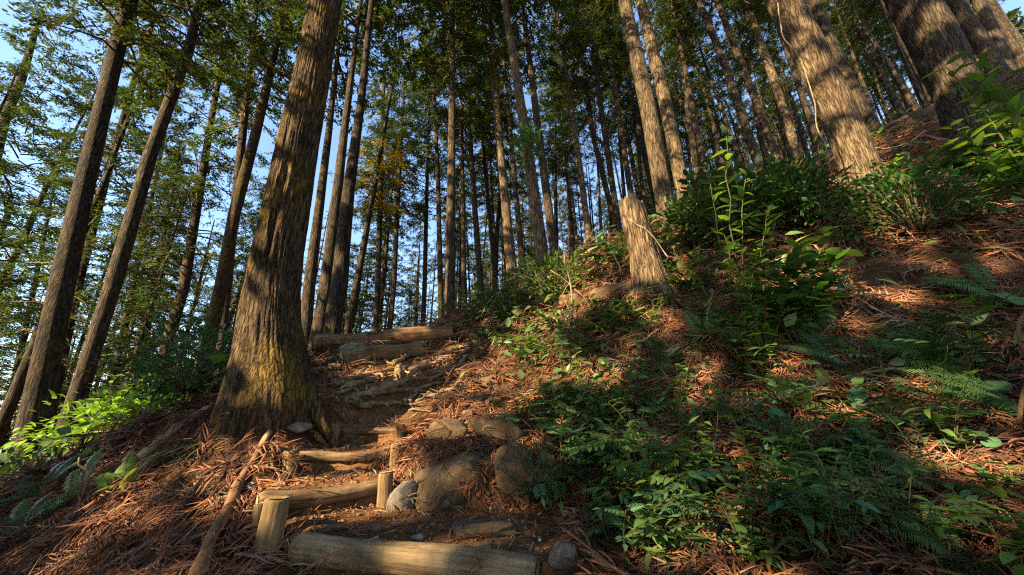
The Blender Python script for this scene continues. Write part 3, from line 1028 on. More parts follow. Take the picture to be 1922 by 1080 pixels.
def carve(V, extra=0.0):
    """True for the leaves that would stand between a sunlit place and the sun"""
    C = V.mean(1)
    bad = np.zeros(len(C), bool)
    for p, r in zip(LP, LR):
        d = C - p
        t = d @ SUN
        dist = np.linalg.norm(d - t[:, None] * SUN, axis=1)
        bad |= (t > 0) & (dist < r * 0.9 + extra)
    return bad


sh = np.array([SUN[0], SUN[1]]) / np.hypot(SUN[0], SUN[1])
lat = np.array([-sh[1], sh[0]])
rs = random.Random(3)
nshade = 0
for d_, n_ in ((0, 3), (5.5, 5), (8, 6), (10.5, 6), (13.5, 6), (17, 6), (22, 6), (28, 6)):
    for i in range(n_):
        o = -1.2 + (i - (n_ - 1) / 2) * 2.2 + rs.uniform(-0.6, 0.6)
        p = sh * (d_ + rs.uniform(-1, 1)) + lat * o
        x, y = float(p[0]), float(p[1])
        if d_ == 0:      # three more unseen ones, added to shade the upper right trunks
            x, y = ((2.2, -1.7), (4.4, -1.0), (0.2, -3.0))[i]
        # the trunk itself should stand in as few of the lit rays as possible
        best = None
        for tr_ in range(160):
            xx, yy = x + rs.uniform(-1, 1) * (1.6 if d_ else 0.5), y + rs.uniform(-1, 1) * (1.6 if d_ else 0.5)
            w_ = LP[:, :2] - np.array([xx, yy])
            cr = np.abs(w_[:, 0] * sh[1] - w_[:, 1] * sh[0])
            sc_ = (LWT * (cr < LR * 0.8 + 0.15)).sum()
            if best is None or sc_ < best[0]:
                best = (sc_, xx, yy)
        x, y = best[1], best[2]
        z = ground(x, y)
        V, Cc, limbs = crown_arrays(500 + nshade, 2.6 + 0.05 * d_ if d_ > 5 else 7.5, 25, 2.6, 100, 5, 1.0, 0.40, mm=(6, 11))
        V = V + np.array([x, y, z])
        keep = ~carve(V, 0.06)  # crown gaps cut along the sun rays so chosen spots stay lit
        org = np.array([x, y, z])
        limbs = [l for l in limbs if not carve((l[0] + org)[:, None, :], 0.04).any()] or limbs[:1]
        V, Cc = V[keep] - np.array([x, y, z]), Cc[keep]
        t = empty('cedar_tree', (x, y, z), 'unseen cedar added behind the viewpoint to throw dappled shade', 'tree', 'unseen cedars added for shade')
        put('trunk', far_trunks[nshade % 4], t)
        lm, bm_ = crown_meshes(V, Cc, limbs)
        put('crown', lm, t)
        put('branches', bm_, t, kind='stuff')
        nshade += 1



# ------------------------------------------------------------------ logs, stakes, stump
def frame(p, x, up=(0, 0, 1)):
    x = np.asarray(x, float)
    x = x / np.linalg.norm(x)
    up = np.asarray(up, float)
    z = up - x * up.dot(x)
    z /= np.linalg.norm(z) + 1e-9
    y = np.cross(z, x)
    return Matrix(((x[0], y[0], z[0], p[0]), (x[1], y[1], z[1], p[1]), (x[2], y[2], z[2], p[2]), (0, 0, 0, 1)))


def disc(r, n, seed, axis='X', at=0.0, flip=1):
    th = np.linspace(0, 2 * math.pi, n, endpoint=False)
    rr_ = r * (1 + 0.04 * vnoise(np.stack([np.cos(th) * 2, np.sin(th) * 2, th * 0 + seed], -1), seed))
    rows = [np.zeros((1, 3))]
    for f, o in ((0.5, 0.002), (0.93, 0.0015)):
        rows.append(np.stack([th * 0 + o, rr_ * f * np.cos(th), rr_ * f * np.sin(th)], -1))
    V = np.vstack(rows)
    V[:, 0] += 0.003 * vnoise(V * 60, seed)
    V[:, 0] = at + flip * (V[:, 0] + 0.004)
    j = np.arange(n)
    T_ = np.stack([j * 0, 1 + j, 1 + (j + 1) % n], -1)
    Q_ = np.stack([1 + j, 1 + n + j, 1 + n + (j + 1) % n, 1 + (j + 1) % n], -1)
    if axis == 'Z':
        V = V[:, [1, 2, 0]]
    return V, [Q_, T_]


def log(name, a, b, ra, rb, label, cat, mat='log', group=None, seed=1, bend=0.01, cut=True, lump=0.05, n=56, sag=0.0):
    a, b = np.asarray(a, float), np.asarray(b, float)
    L = np.linalg.norm(b - a)
    k = max(14, int(L / 0.018))
    s = np.linspace(0, 1, k)
    x = (s - 0.5) * L
    P = np.stack([x, bend * vnoise(np.stack([s * 3, s * 0, s * 0 + seed], -1), seed), bend * vnoise(np.stack([s * 3, s * 0, s * 0 + seed], -1), seed + 9) - sag * np.sin(s * math.pi)], -1)
    R = ra + (rb - ra) * s
    e = np.minimum(x + L / 2, L / 2 - x)
    R = R * (1 - 0.16 * np.exp(-e / 0.004))
    V, Q, Tt = tube(P, R, n, True)
    ax = V[:, 0:1] * np.array([[1, 0, 0]])
    rad = V - ax
    q = np.stack([V[:, 0] * 3, rad[:, 1] / max(ra, rb) * 1.2, rad[:, 2] / max(ra, rb) * 1.2], -1)
    q2 = np.stack([V[:, 0] * 5, rad[:, 1] / max(ra, rb) * 7, rad[:, 2] / max(ra, rb) * 7], -1)
    V = ax + rad * (1 + lump * fbm(q, 3, seed) + 0.03 * vnoise(q2, seed + 3) - 0.07 * smooth(0.16, 0.0, np.abs(vnoise(np.stack([V[:, 0] * 2.2, rad[:, 1] / max(ra, rb) * 2.6, rad[:, 2] / max(ra, rb) * 2.6], -1), seed + 8))))[:, None]
    me = mesh_np(name, V, [Q, Tt], M[mat], None, True)
    o = put(name, me, None, frame((a + b) / 2, b - a))
    if label:
        tag(o, label, cat, group)
    if cut:
        for at, fl, r in ((-L / 2, -1, ra), (L / 2, 1, rb)):
            dv, df = disc(r * 0.9, 20, seed, 'X', at, fl)
            put('cut_end', mesh_np('cut_end', dv, df, M['cut']), o)
    return o


LG = 'log risers of the path'
LL = ['pale worn log riser across the bottom of the path, widest of all', 'second log riser from the bottom, half in sunlight between two stakes',
      'third log riser from the bottom, shadowed, left of the small sunlit stake', 'topmost short log riser between two small stakes below the roots']
for i, ((a, b, r), lb) in enumerate(zip(_LW, LL)):
    log('log_step', a, b, r * 1.06, r * 0.92, lb, 'log step', 'log' if i else 'log_pale', LG, 20 + i, 0.012, True, 0.07)


def stake(u, v, d, r, h, tilt, label, seed):
    """a stake whose top is at the pixel (u, v) at depth d; driven into the ground"""
    topp = pt(u, v, d)
    zax = np.array([tilt[0], tilt[1], 1.0])
    zax /= np.linalg.norm(zax)
    p = topp - zax * h
    zs_ = np.concatenate([np.linspace(0, h - 0.012, 24), [h - 0.004, h]])
    R = r * (1 + 0.06 * np.exp(-zs_ / 0.05))
    R[-1] *= 0.92
    R[-2] *= 0.98
    Pm_ = np.stack([zs_ * 0, zs_ * 0, zs_], -1)
    V, Q, Tt = tube(Pm_, R, 26, True)
    rad = V * np.array([1, 1, 0])
    q = np.stack([V[:, 0] / r * 1.3, V[:, 1] / r * 1.3, V[:, 2] * 4], -1)
    V = V + rad * (0.07 * fbm(q, 3, seed) + 0.03 * vnoise(q * np.array([5, 5, 1.5]), seed + 1))[:, None]
    y = np.cross(zax, [1.0, 0, 0])
    y /= np.linalg.norm(y)
    x = np.cross(y, zax)
    Mx = Matrix(((x[0], y[0], zax[0], p[0]), (x[1], y[1], zax[1], p[1]), (x[2], y[2], zax[2], p[2]), (0, 0, 0, 1)))
    o = tag(put('wooden_stake', mesh_np('wooden_stake', V, [Q, Tt], M['post'], None, True), None, Mx), label, 'stake', 'stakes holding the log risers')
    dv, df = disc(r * 0.9, 22, seed, 'Z', h, 1)
    put('cut_end', mesh_np('cut_end', dv, df, M['cut']), o)


stake(521, 936, 1.90, 0.060, 0.42, (0.05, 0.02), 'thickest round stake, leaning in front of the second riser at left', 1)
stake(724, 888, 2.38, 0.044, 0.30, (-0.03, 0.0), 'sunlit stake beside the big boulder at the second riser', 2)
stake(745, 834, 2.88, 0.044, 0.22, (0.0, 0.0), 'short sunlit stake at the right end of the third riser', 3)
stake(546, 846, 2.68, 0.052, 0.28, (-0.1, 0.0), 'dark split stake near the left end of the third riser', 4)
stake(628, 795, 3.3, 0.052, 0.24, (0.0, 0.0), 'dark stump like stake at the foot of the giant cedar root', 5)
stake(752, 796, 3.42, 0.038, 0.2, (0.0, 0.0), 'smallest stake at the right end of the topmost riser', 6)
stake(489, 946, 2.0, 0.03, 0.3, (-0.12, 0.0), 'thin weathered board stake left of the thickest one', 7)

log('fallen_log', hit(588, 668) + [0, 0, .15], hit(850, 640) + [0, 0, .14], 0.15, 0.125, 'long reddish log lying across the crest of the path', 'log', 'log_red', None, 31, 0.03, True, 0.06, 36)
log('fallen_log', hit(640, 684) + [0, 0, .07], hit(792, 664) + [0, 0, .09], 0.10, 0.11, 'short split log with cut end below the crest log', 'log', 'log', None, 32, 0.03, True, 0.14, 30)
log('fallen_log', hit(838, 626) + [0, 0, .05], hit(905, 602) + [0, 0, .08], 0.06, 0.05, 'small log end poking out right of the crest log', 'log', 'log_red', None, 33, 0.02, True, 0.08, 20)
log('fallen_log', hit(1056, 580) + [0, 0, .09], hit(1195, 550) + [0, 0, .06], 0.105, 0.085, 'fallen log lying on the bank left of the broken stump', 'log', 'log_red', None, 34, 0.02, True, 0.08, 30)
_p = hit(1760, 368)
log('fallen_log', _p + np.array([-0.3, -0.02, 0.05]), _p + np.array([0.75, 0.1, 0.24]), 0.06, 0.05, 'mossy grey log behind the rounded bush on the right slope', 'log', 'root', None, 35, 0.04, True, 0.12, 22)


def stump():
    rows = [(1226, 560, 66), (1220, 530, 58), (1204, 460, 50), (1184, 382, 44)]
    d = 4.2
    Y = pt(1222, 530, d)[1]
    ax = np.array([at_y(u, v, Y) for u, v, _ in rows])
    rad = np.array([w_ * p.dot(FW) / F / 2 / 1.06 for (_, _, w_), p in zip(rows, ax)])
    zz = np.linspace(ax[0, 2] - 0.3, ax[-1, 2], 70)
    X = np.interp(zz, ax[:, 2], ax[:, 0])
    R = np.interp(zz, ax[:, 2], rad)
    base_ = ax[0]
    P = np.stack([X, zz * 0 + Y, zz], -1) - base_
    n = 120
    V, q, TH, Z, rr_ = ring_trunk(P, R, n, 0.0105, 77, 0.5, 0.0)
    h = P[-1, 2]
    Vr = V.reshape(len(zz), n, 3)
    jag = 0.05 * vnoise(np.stack([np.cos(TH) * 5, np.sin(TH) * 5, TH * 0], -1), 5) + 0.03 * vnoise(np.stack([np.cos(TH) * 14, np.sin(TH) * 14, TH * 0], -1), 6) - 0.05 * np.cos(TH)
    Vr[..., 2] += jag * smooth(h - 0.35, h, Z)
    t = empty('tree_stump', base_, 'tall broken stump of reddish stringy wood leaning on the bank', 'stump')
    put('trunk', mesh_np('trunk', Vr.reshape(-1, 3), q, M['bark_red'], None, True), t)
    top = Vr[-1]
    c = top.mean(0) - np.array([0, 0, 0.05])
    mid = c + (top - c) * 0.6
    mid[:, 2] = c[2] + 0.03 * vnoise(mid * 40, 3)
    Vt = np.vstack([top * 1.0, mid, c[None]])
    j = np.arange(n)
    j2 = (j + 1) % n
    Qt = np.stack([j, j2, n + j2, n + j], -1)
    Tt = np.stack([n + j, n + j2, np.full(n, 2 * n)], -1)
    put('broken_top', mesh_np('broken_top', Vt, [Qt, Tt], M['cut']), t)


stump()

# ------------------------------------------------------------------ stones
import bmesh


def ico(sub):
    bm = bmesh.new()
    bmesh.ops.create_icosphere(bm, subdivisions=sub, radius=1)
    V = np.array([v.co[:] for v in bm.verts])
    Fc = np.array([[v.index for v in f.verts] for f in bm.faces])
    bm.free()
    return V, Fc


ICO = {k: ico(k) for k in (1, 2, 3, 4, 5)}


def rock_mesh(sx, sy, sz, seed, sub=4, box=0.5, rough=0.16, mat='stone', name='stone'):
    V, Fc = ICO[sub]
    V = V.copy()
    p = 2 + 5 * box
    nrm = (np.abs(V) ** p).sum(1) ** (1 / p)
    V = V / nrm[:, None]
    V = V * (1 + rough * fbm(V * 1.1, 3, seed) + 0.07 * fbm(V * 4.5, 4, seed + 5))[:, None]
    # a few flat broken faces
    r = np.random.default_rng(seed)
    for _ in range(11):
        nv = r.normal(size=3)
        nv /= np.linalg.norm(nv)
        h = r.uniform(0.62, 0.95)
        dd = V @ nv - h
        V = V - np.clip(dd, 0, None)[:, None] * nv * 0.8
    V = V * (1 + 0.018 * fbm(V * 9, 3, seed + 2))[:, None]
    V *= np.array([sx, sy, sz])
    return mesh_np(name, V, Fc, M[mat], None, True)


def rock(u, v, d, wpx, hpx, label, seed, depth=0.8, box=0.4, mat='stone', rotz=0.0, tilt=0.0, group='stones beside the path', sub=4, name='stone'):
    if d is None:
        p = hit(u, v + hpx * 0.35)
        d = p.dot(FW)
        p = p + np.array([0, 0, hpx * d / F * 0.30])
    else:
        p = pt(u, v, d)
    sx, sz = wpx * d / F / 2, hpx * d / F / 2
    me = rock_mesh(sx, sx * depth, sz, seed, sub, box, 0.20, mat, name)
    Mx = Matrix.Translation(Vector(p)) @ Matrix.Rotation(rotz, 4, 'Z') @ Matrix.Rotation(tilt, 4, 'Y')
    return tag(put(name, me, None, Mx), label, 'stone', group)


rock(845, 914, 2.42, 168, 128, 'largest flat faced boulder shoring up the right side of the steps', 4, 0.7, 0.6, sub=5, rotz=0.12, name='boulder')
rock(968, 902, 2.34, 80, 108, 'upright rounded boulder right of the largest one, needles on top', 5, 0.8, 0.35, sub=5, name='boulder')
rock(1024, 908, 2.36, 56, 100, 'narrow earthy stone at the right end of the boulder row', 9, 0.8, 0.4, name='boulder')
rock(843, 824, 2.82, 76, 66, 'sunlit round topped stone above the largest boulder', 12, 0.8, 0.35, name='boulder')
rock(936, 815, 2.86, 118, 56, 'long low stone beside the sunlit round one', 17, 0.5, 0.55, rotz=-0.1, name='boulder')
rock(757, 940, 2.28, 46, 74, 'pointed pale grey stone leaning on the largest boulder', 23, 0.7, 0.2, 'stone_grey', 0.5, 0.25)
rock(900, 992, None, 130, 30, 'flat slab half buried in the lowest tread', 28, 0.5, 0.5, rotz=0.15)
rock(1056, 1072, None, 58, 50, 'grey broken stone at the bottom beside the widest log riser', 31, 0.8, 0.3, 'stone_grey', 0.4)
rock(556, 806, None, 46, 22, 'light edged angular stone at the giant cedar foot', 35, 0.7, 0.3, 'stone_grey', 0.3)
rock(920, 716, None, 40, 22, 'dusty brown stone in the bank under the undergrowth', 41, 0.8, 0.3)
rock(893, 752, None, 30, 18, 'earthy stone just below the dusty brown one', 43, 0.8, 0.3)
rock(944, 680, None, 30, 18, 'greyish stone under leaves at the bank edge', 45, 0.8, 0.3)
rock(668, 660, None, 58, 28, 'rounded grey stone in front of the crest log', 47, 0.7, 0.4, 'stone_grey')
rock(815, 674, None, 40, 16, 'dark stone below the right half of the crest log', 49, 0.7, 0.4)
rock(628, 690, None, 40, 14, 'sandy hump of stone by the roots on the left', 51, 0.7, 0.3)
rock(785, 690, None, 40, 20, 'small stone wedged among the roots', 53, 0.7, 0.3)
rock(628, 990, None, 0.1 * 360, 18, 'small flat stone in the lowest tread, left one', 55, 0.8, 0.2, 'stone')
rock(702, 992, None, 26, 14, 'small pale stone in the lowest tread near the boulder', 57, 0.8, 0.2, 'stone_grey')
rock(785, 1010, None, 26, 14, 'small pale stone just behind the widest log riser', 59, 0.8, 0.2, 'stone_grey')
rock(470, 915, None, 18, 14, 'white chip of stone left of the second riser', 61, 0.8, 0.2, 'stone_grey')
rock(880, 780, None, 30, 20, 'clod covered stone at the edge of the roots', 63, 0.8, 0.3)
rock(845, 776, None, 24, 16, 'brown stone next to the clod covered one', 65, 0.8, 0.3)
_peb = [rock_mesh(1, 0.8, 0.55, 200 + k, 2, 0.3, 0.2, 'stone_grey' if k % 2 else 'stone', 'pebble') for k in range(5)]
for i in range(70):
    if i < 50:
        y = RNG.uniform(1.2, 4.0)
        x = RNG.uniform(np.interp(y, *_XL) - 0.1, np.interp(y, *_XR) + 0.1)
    else:
        y = RNG.uniform(3.4, 5.6)
        x = np.interp(y, [3.5, 4.5, 5.2, 6.2], [-1.25, -1.3, -1.5, -2.0]) + RNG.normal(0, 0.4)
    s = RNG.uniform(0.008, 0.022)
    o = put('pebble', _peb[i % 5], None, Matrix.Translation((x, y, ground(x, y) + s * 0.2)) @ Matrix.Rotation(RNG.random() * 6, 4, 'Z') @ Matrix.Scale(s, 4))
    tag(o, 'little loose stone lying in the dirt of the path', 'pebble', 'pebbles on the path')


# ------------------------------------------------------------------ roots over the path
def px_path(pts, n=24, lift=0.0, wob=0.0, seed=0):
    """smooth path on the ground through pixels; an optional third value lifts or fixes the depth"""
    P = []
    for q in pts:
        P.append(hit(q[0], q[1]) if len(q) == 2 else pt(*q))
    P = np.array(P)
    t = np.linspace(0, 1, len(P))
    s = np.linspace(0, 1, n)
    C = np.stack([np.interp(s, t, P[:, i]) for i in range(3)], -1)
    for _ in range(2):
        C[1:-1] = (C[:-2] + 2 * C[1:-1] + C[2:]) / 4
    if wob:
        C = C + wob * np.stack([vnoise(np.stack([s * 6, s * 0 + k, s * 0 + seed], -1), seed + k) for k in range(3)], -1)
    C[:, 2] += lift
    return C


rt = empty('exposed_roots', hit(740, 720), 'tangle of exposed tree roots crossing the path below the crest', 'roots')
_rl = np.array(rt.location)
ROOTS = [([(592, 700), (636, 692), (665, 697)], .030), ([(615, 730), (670, 714), (747, 700), (824, 690), (885, 662)], .042), ([(689, 748), (747, 729), (785, 704), (824, 688), (852, 664)], .046),
         ([(650, 752), (737, 740), (843, 724)], .036), ([(607, 719), (660, 726), (737, 709), (758, 730)], .032), ([(665, 706), (705, 686), (712, 671), (750, 697)], .034),
         ([(600, 688), (640, 672), (690, 676)], .035), ([(655, 655), (737, 668), (790, 668)], .035), ([(737, 692), (766, 680), (787, 654)], .040), ([(843, 668), (866, 660), (895, 652)], .035),
         ([(650, 760), (708, 768), (747, 762), (805, 768)], .036), ([(766, 764), (785, 743), (812, 732)], .026), ([(690, 700), (720, 715), (742, 742)], .026), ([(800, 700), (850, 706), (900, 700)], .028),
         ([(745, 700), (752, 716), (740, 735)], .040), ([(860, 690), (875, 676), (905, 668)], .03), ([(620, 745), (660, 742), (700, 752)], .026)]
_rr = np.random.default_rng(15)
for _ in range(26):
    u, v = _rr.uniform(610, 880), _rr.uniform(655, 770)
    a = _rr.uniform(-0.7, 0.35)
    L_ = _rr.uniform(40, 110)
    ROOTS.append(([(u, v), (u + L_ * 0.5 * math.cos(a), v + L_ * 0.3 * math.sin(a) + _rr.uniform(-8, 8)), (u + L_ * math.cos(a), v + L_ * 0.6 * math.sin(a))], _rr.uniform(0.010, 0.024)))
for i, (ps, r) in enumerate(ROOTS):
    r *= 0.95
    c = px_path(ps, 40, r * 1.15, 0.045, i)
    s = np.linspace(0, 1, 40)
    tv, tq, tt = tube(c - _rl, r * (1.05 - 0.8 * s) * (1 + 0.22 * vnoise(np.stack([s * 9, s * 0, s * 0 + i], -1), i)), 12)
    tv = tv + (0.28 * r) * np.stack([fbm(tv * 30 + k * 7, 3, i + k) for k in range(3)], -1)
    put('root', mesh_np('root', tv, [tq, tt], M['root'], None, True), rt)


# ------------------------------------------------------------------ fallen branches and sticks
def branch(pts, r0, r1, label, mat='twig', n=26, lift=None, wob=0.03, seed=0, side=0, group='fallen branches and sticks', name='fallen_branch', cat='branch'):
    c = px_path(pts, n, r0 * 0.8 if lift is None else lift, wob, seed)
    base_ = c[0].copy()
    x = c[-1] - c[0]
    L = np.linalg.norm(x)
    Mx = frame(base_, x)
    Mi = np.array(Mx.inverted())
    loc = c @ Mi[:3, :3].T + Mi[:3, 3]
    s = np.linspace(0, 1, n)
    R = r0 + (r1 - r0) * s
    nn_ = 12 if r0 > 0.02 else 6
    tv, tq, tt = tube(loc, R * (1 + 0.12 * vnoise(np.stack([s * 14, s * 0, s * 0 + seed], -1), seed)), nn_)
    if r0 > 0.02:
        q = tv / r0 * np.array([0.4, 1.6, 1.6])
        tv = tv + 0.14 * r0 * np.stack([fbm(q + 5 * k, 2, seed + k) for k in range(3)], -1)
    o = tag(put(name, mesh_np(name, tv, [tq, tt], M[mat], None, True), None, Mx), label, cat, group)
    r = np.random.default_rng(seed + 50)
    for k in range(side):
        i = int(r.integers(n // 3, n - 2))
        dirv = np.array([r.uniform(0.3, 0.9), r.normal(0, 0.7), r.normal(0, 0.5)])
        dirv /= np.linalg.norm(dirv)
        ll = L * r.uniform(0.12, 0.3)
        ss = np.linspace(0, 1, 7)[:, None]
        pp = loc[i] + dirv * ss * ll + r.normal(0, 0.012, (7, 3)) * ss
        bv, bq, bt = tube(pp, R[i] * np.linspace(0.6, 0.2, 7), 5)
        put('twig', mesh_np('twig', bv, [bq, bt], M[mat], None, True), o)
    return o


branch([(366, 1078, 1.62), (400, 1010, 1.85), (450, 912, 2.28), (508, 808, 2.9)], .034, .024, 'long rough dead branch running up the left edge of the steps', 'log_red', 40, 0, 0.009, 1, 0)
branch([(262, 858, 3.0), (330, 806, 3.25), (404, 757, 3.5)], .034, .028, 'straight pale pole leading to the giant cedar from the left', 'twig', 26, 0, 0.008, 2)
branch([(272, 868, 2.9), (270, 893, 2.75), (205, 972, 2.5), (118, 1038, 2.3), (40, 1082, 2.1)], .014, .008, 'long sunlit forked stick sloping down at lower left', 'twig', 30, 0.02, 0.02, 3, 4)
branch([(268, 1082), (345, 1010), (410, 953)], .009, .006, 'thin straight dark stick left of the long dead branch', 'twig', 20, None, 0.01, 4)
branch([(0, 873, 3.2), (45, 862, 3.3), (82, 842, 3.4)], .010, .004, 'thin dark twig hanging in front of the far left trunk', 'limb', 14, 0, 0.015, 5, 2)
branch([(150, 905), (152, 855, 2.9)], .010, .006, 'short bare upright twig among the ferns at left', 'twig', 10, 0, 0.01, 6)
branch([(140, 965), (165, 900, 2.7), (150, 860, 2.75)], .012, .006, 'bent pale stick standing by the ferns at left', 'twig', 14, 0, 0.02, 7, 2)
branch([(380, 935), (440, 955), (480, 985)], .008, .005, 'short stick under the left end of the second riser', 'twig', 14, None, 0.02, 8)
branch([(470, 1078), (520, 1040), (560, 1000)], .008, .006, 'dark stick leaning against the thickest stake foot', 'limb', 14, None, 0.01, 9)
branch([(350, 900), (400, 892), (440, 895)], .008, .004, 'pale twig lying on needles below the giant cedar', 'twig', 14, None, 0.02, 10, 1)
branch([(1489, 750), (1570, 735), (1649, 714), (1790, 680)], .012, .007, 'long thin branch lying across the right bank amid ferns', 'twig', 26, 0.05, 0.03, 11, 3)
branch([(1612, 730), (1622, 780), (1638, 835)], .012, .008, 'bare brown stem hanging down beside the round leaves', 'log_red', 14, 0.05, 0.02, 12)
branch([(1926, 530, 1.9), (1910, 612, 1.85), (1922, 700, 1.8), (1920, 800, 1.7)], .007, .008, 'crooked brown stem standing at the right edge', 'log_red', 22, 0, 0.03, 13, 2)
branch([(1542, 884, 1.75), (1570, 950, 1.65), (1597, 1022, 1.55)], .004, .003, 'thin pale stalk with shrivelled leaves at lower right', 'twig', 14, 0, 0.01, 14, 5)
branch([(1505, 940), (1512, 960), (1500, 990)], .003, .003, 'short broken straw beside the shrivelled leaves', 'twig', 8, 0.05, 0.01, 15)
branch([(1530, 460, 3.3), (1565, 495, 3.2), (1590, 532, 3.1)], .008, .006, 'pale bare twig slanting out of the dark broadleaf shrub', 'twig', 12, 0, 0.01, 16)
branch([(1057, 457, 4.5), (1066, 520, 4.4), (1082, 622, 4.2)], .008, .011, 'tall pale bare shoot standing before the fallen bank log', 'twig', 16, 0, 0.02, 17, 2)
branch([(1035, 505, 4.6), (1080, 540, 4.4), (1115, 588, 4.2)], .005, .006, 'thin arching shoot crossing the fallen bank log', 'twig', 14, 0, 0.02, 18)
branch([(1337, 540, 3.4), (1332, 570, 3.35), (1326, 602, 3.3)], .009, .009, 'short pale upright shoot between stump and sapling', 'twig', 10, 0, 0.01, 19)
branch([(1182, 414, 4.0), (1220, 435, 3.95), (1254, 486, 3.9)], .008, .006, 'curved bare stick leaning over the broken stump', 'twig', 16, 0, 0.01, 20)
branch([(1140, 430, 4.6), (1150, 470, 4.5), (1165, 510, 4.4)], .006, .007, 'pale shoot just left of the broken stump', 'twig', 12, 0, 0.02, 21, 2)
branch([(1690, 612), (1700, 640), (1740, 632), (1800, 655)], .006, .004, 'looping pale vine stem above the big fern', 'twig', 18, 0.06, 0.03, 22, 2)
branch([(1300, 740), (1270, 735), (1240, 745)], .007, .003, 'forked pale twig in the sunlit patch of dead fronds', 'twig', 12, 0.06, 0.02, 23, 4)
branch([(1560, 560), (1640, 600), (1700, 585)], .008, .005, 'grey stick on the needle litter of the upper right bank', 'twig', 18, 0.03, 0.03, 24, 2)
branch([(1740, 245, 4.6), (1690, 275, 4.5), (1640, 282, 4.4)], .010, .008, 'arching bare branch behind the leaning reddish trunk', 'twig', 14, 0, 0.02, 25, 1)
branch([(880, 1048), (930, 1020), (985, 1005)], .006, .004, 'thin curved twig on needles right of the widest riser', 'twig', 14, None, 0.02, 26, 2)
branch([(1150, 960, 1.9), (1180, 1000, 1.8), (1210, 1050, 1.65)], .005, .005, 'leafless stem in the dark shrubs at bottom centre', 'log_red', 14, 0, 0.02, 27, 1)


# ------------------------------------------------------------------ leaves and plants
def lance(L=1.0, W=0.17, fold=0.25, curl=0.22, k=6, p=0.75, wave=0.0):
    s = np.linspace(0, 1, k)
    hw = W * np.sin(math.pi * s ** p) ** 0.85
    hw[0] = W * 0.06
    hw[-1] = W * 0.02
    z = -curl * s ** 2
    V = np.stack([np.stack([s * L, -hw, z + fold * hw + wave * np.sin(s * 9) * hw], -1), np.stack([s * L, hw * 0, z], -1),
                  np.stack([s * L, hw, z + fold * hw - wave * np.sin(s * 9) * hw], -1)], 1).reshape(-1, 3)
    i = np.arange(k - 1)[:, None] * 3 + np.arange(2)[None, :]
    return V, np.stack([i, i + 3, i + 4, i + 1], -1).reshape(-1, 4)


def merge(items):
    Vs, Qs, o = [], [], 0
    for V, Q in items:
        Vs.append(V)
        Qs.append(Q + o)
        o += len(V)
    return np.vstack(Vs), np.vstack(Qs)


def xf(V, M4):
    m = np.array(M4)
    return V @ m[:3, :3].T + m[:3, 3]


def pinnate(n=4, Lf=0.36):
    V0, Q0 = lance(1, 0.2, 0.2, 0.2, 5)
    it = []
    s = np.linspace(0, 1, 6)
    rach = np.stack([s, s * 0, -0.22 * s ** 2], -1)
    rv = np.vstack([rach + [0, 0.006, 0], rach - [0, 0.006, 0]])
    j = np.arange(5)
    it.append((rv, np.stack([j, j + 1, j + 7, j + 6], -1)))
    for k in range(n):
        x = 0.28 + 0.62 * k / n
        p = (x, 0, -0.22 * x * x)
        for sg in (-1, 1):
            it.append((xf(V0 * Lf * (1 - 0.08 * k), frame(p, (0.62, sg * 0.75, -0.12))), Q0))
    it.append((xf(V0 * Lf, frame((0.97, 0, -0.2), (1, 0, -0.3))), Q0))
    return merge(it)


def frond(seed=0, n=20, droop=0.55, wid=0.2):
    r = np.random.default_rng(seed)
    s = np.linspace(0, 1, 12)
    zc = 0.42 * s - droop * s ** 2 * 0.95
    yc = 0.05 * np.sin(s * 2.2 + seed)
    rach = np.stack([s * (1 - 0.08 * s), yc, zc], -1)
    w_ = 0.007 * (1 - 0.7 * s)[:, None]
    rv = np.vstack([rach + np.array([0, 1, 0.3]) * w_, rach - np.array([0, 1, -0.3]) * w_])
    j = np.arange(11)
    it = [(rv, np.stack([j, j + 1, j + 13, j + 12], -1))]
    V0, Q0 = lance(1, 0.075, 0.1, 0.2, 4, 0.5)
    for k in range(n):
        x = 0.16 + 0.83 * k / n
        p = np.array([np.interp(x, s, rach[:, i]) for i in range(3)])
        ln = wid * (np.sin(math.pi * (0.12 + 0.84 * (k / n) ** 0.8)) ** 0.8 + 0.08)
        for sg in (-1, 1):
            it.append((xf(V0 * ln * r.uniform(0.88, 1.1), frame(p, (0.32, sg * 1.0, -0.16 + r.normal(0, 0.06)))), Q0))
    return merge(it)


def roundleaf(seed=0):
    th = np.linspace(0.22, 2 * math.pi - 0.22, 20)
    r = 0.5 * (1 + 0.03 * np.cos(th * 9))
    rows = [np.zeros((1, 3))]
    for f in (0.35, 0.7, 1.0):
        x = -np.cos(th) * r * f
        y = np.sin(th) * r * f
        rows.append(np.stack([x, y, 0.10 * f * f + 0.03 * np.sin(th * 5 + seed) * f], -1))
    V = np.vstack(rows)
    V[:, 0] += 0.1
    q = []
    for a in range(2):
        for j in range(19):
            b0 = 1 + a * 20 + j
            q.append((b0, b0 + 20, b0 + 21, b0 + 1))
    for j in range(0, 19):
        q.append((0, 1 + j, 2 + j, 2 + j))
    Q = np.array([x for x in q if len(set(x)) == 4])
    Tt = np.array([(0, 1 + j, 2 + j) for j in range(19)])
    return V, Q, Tt


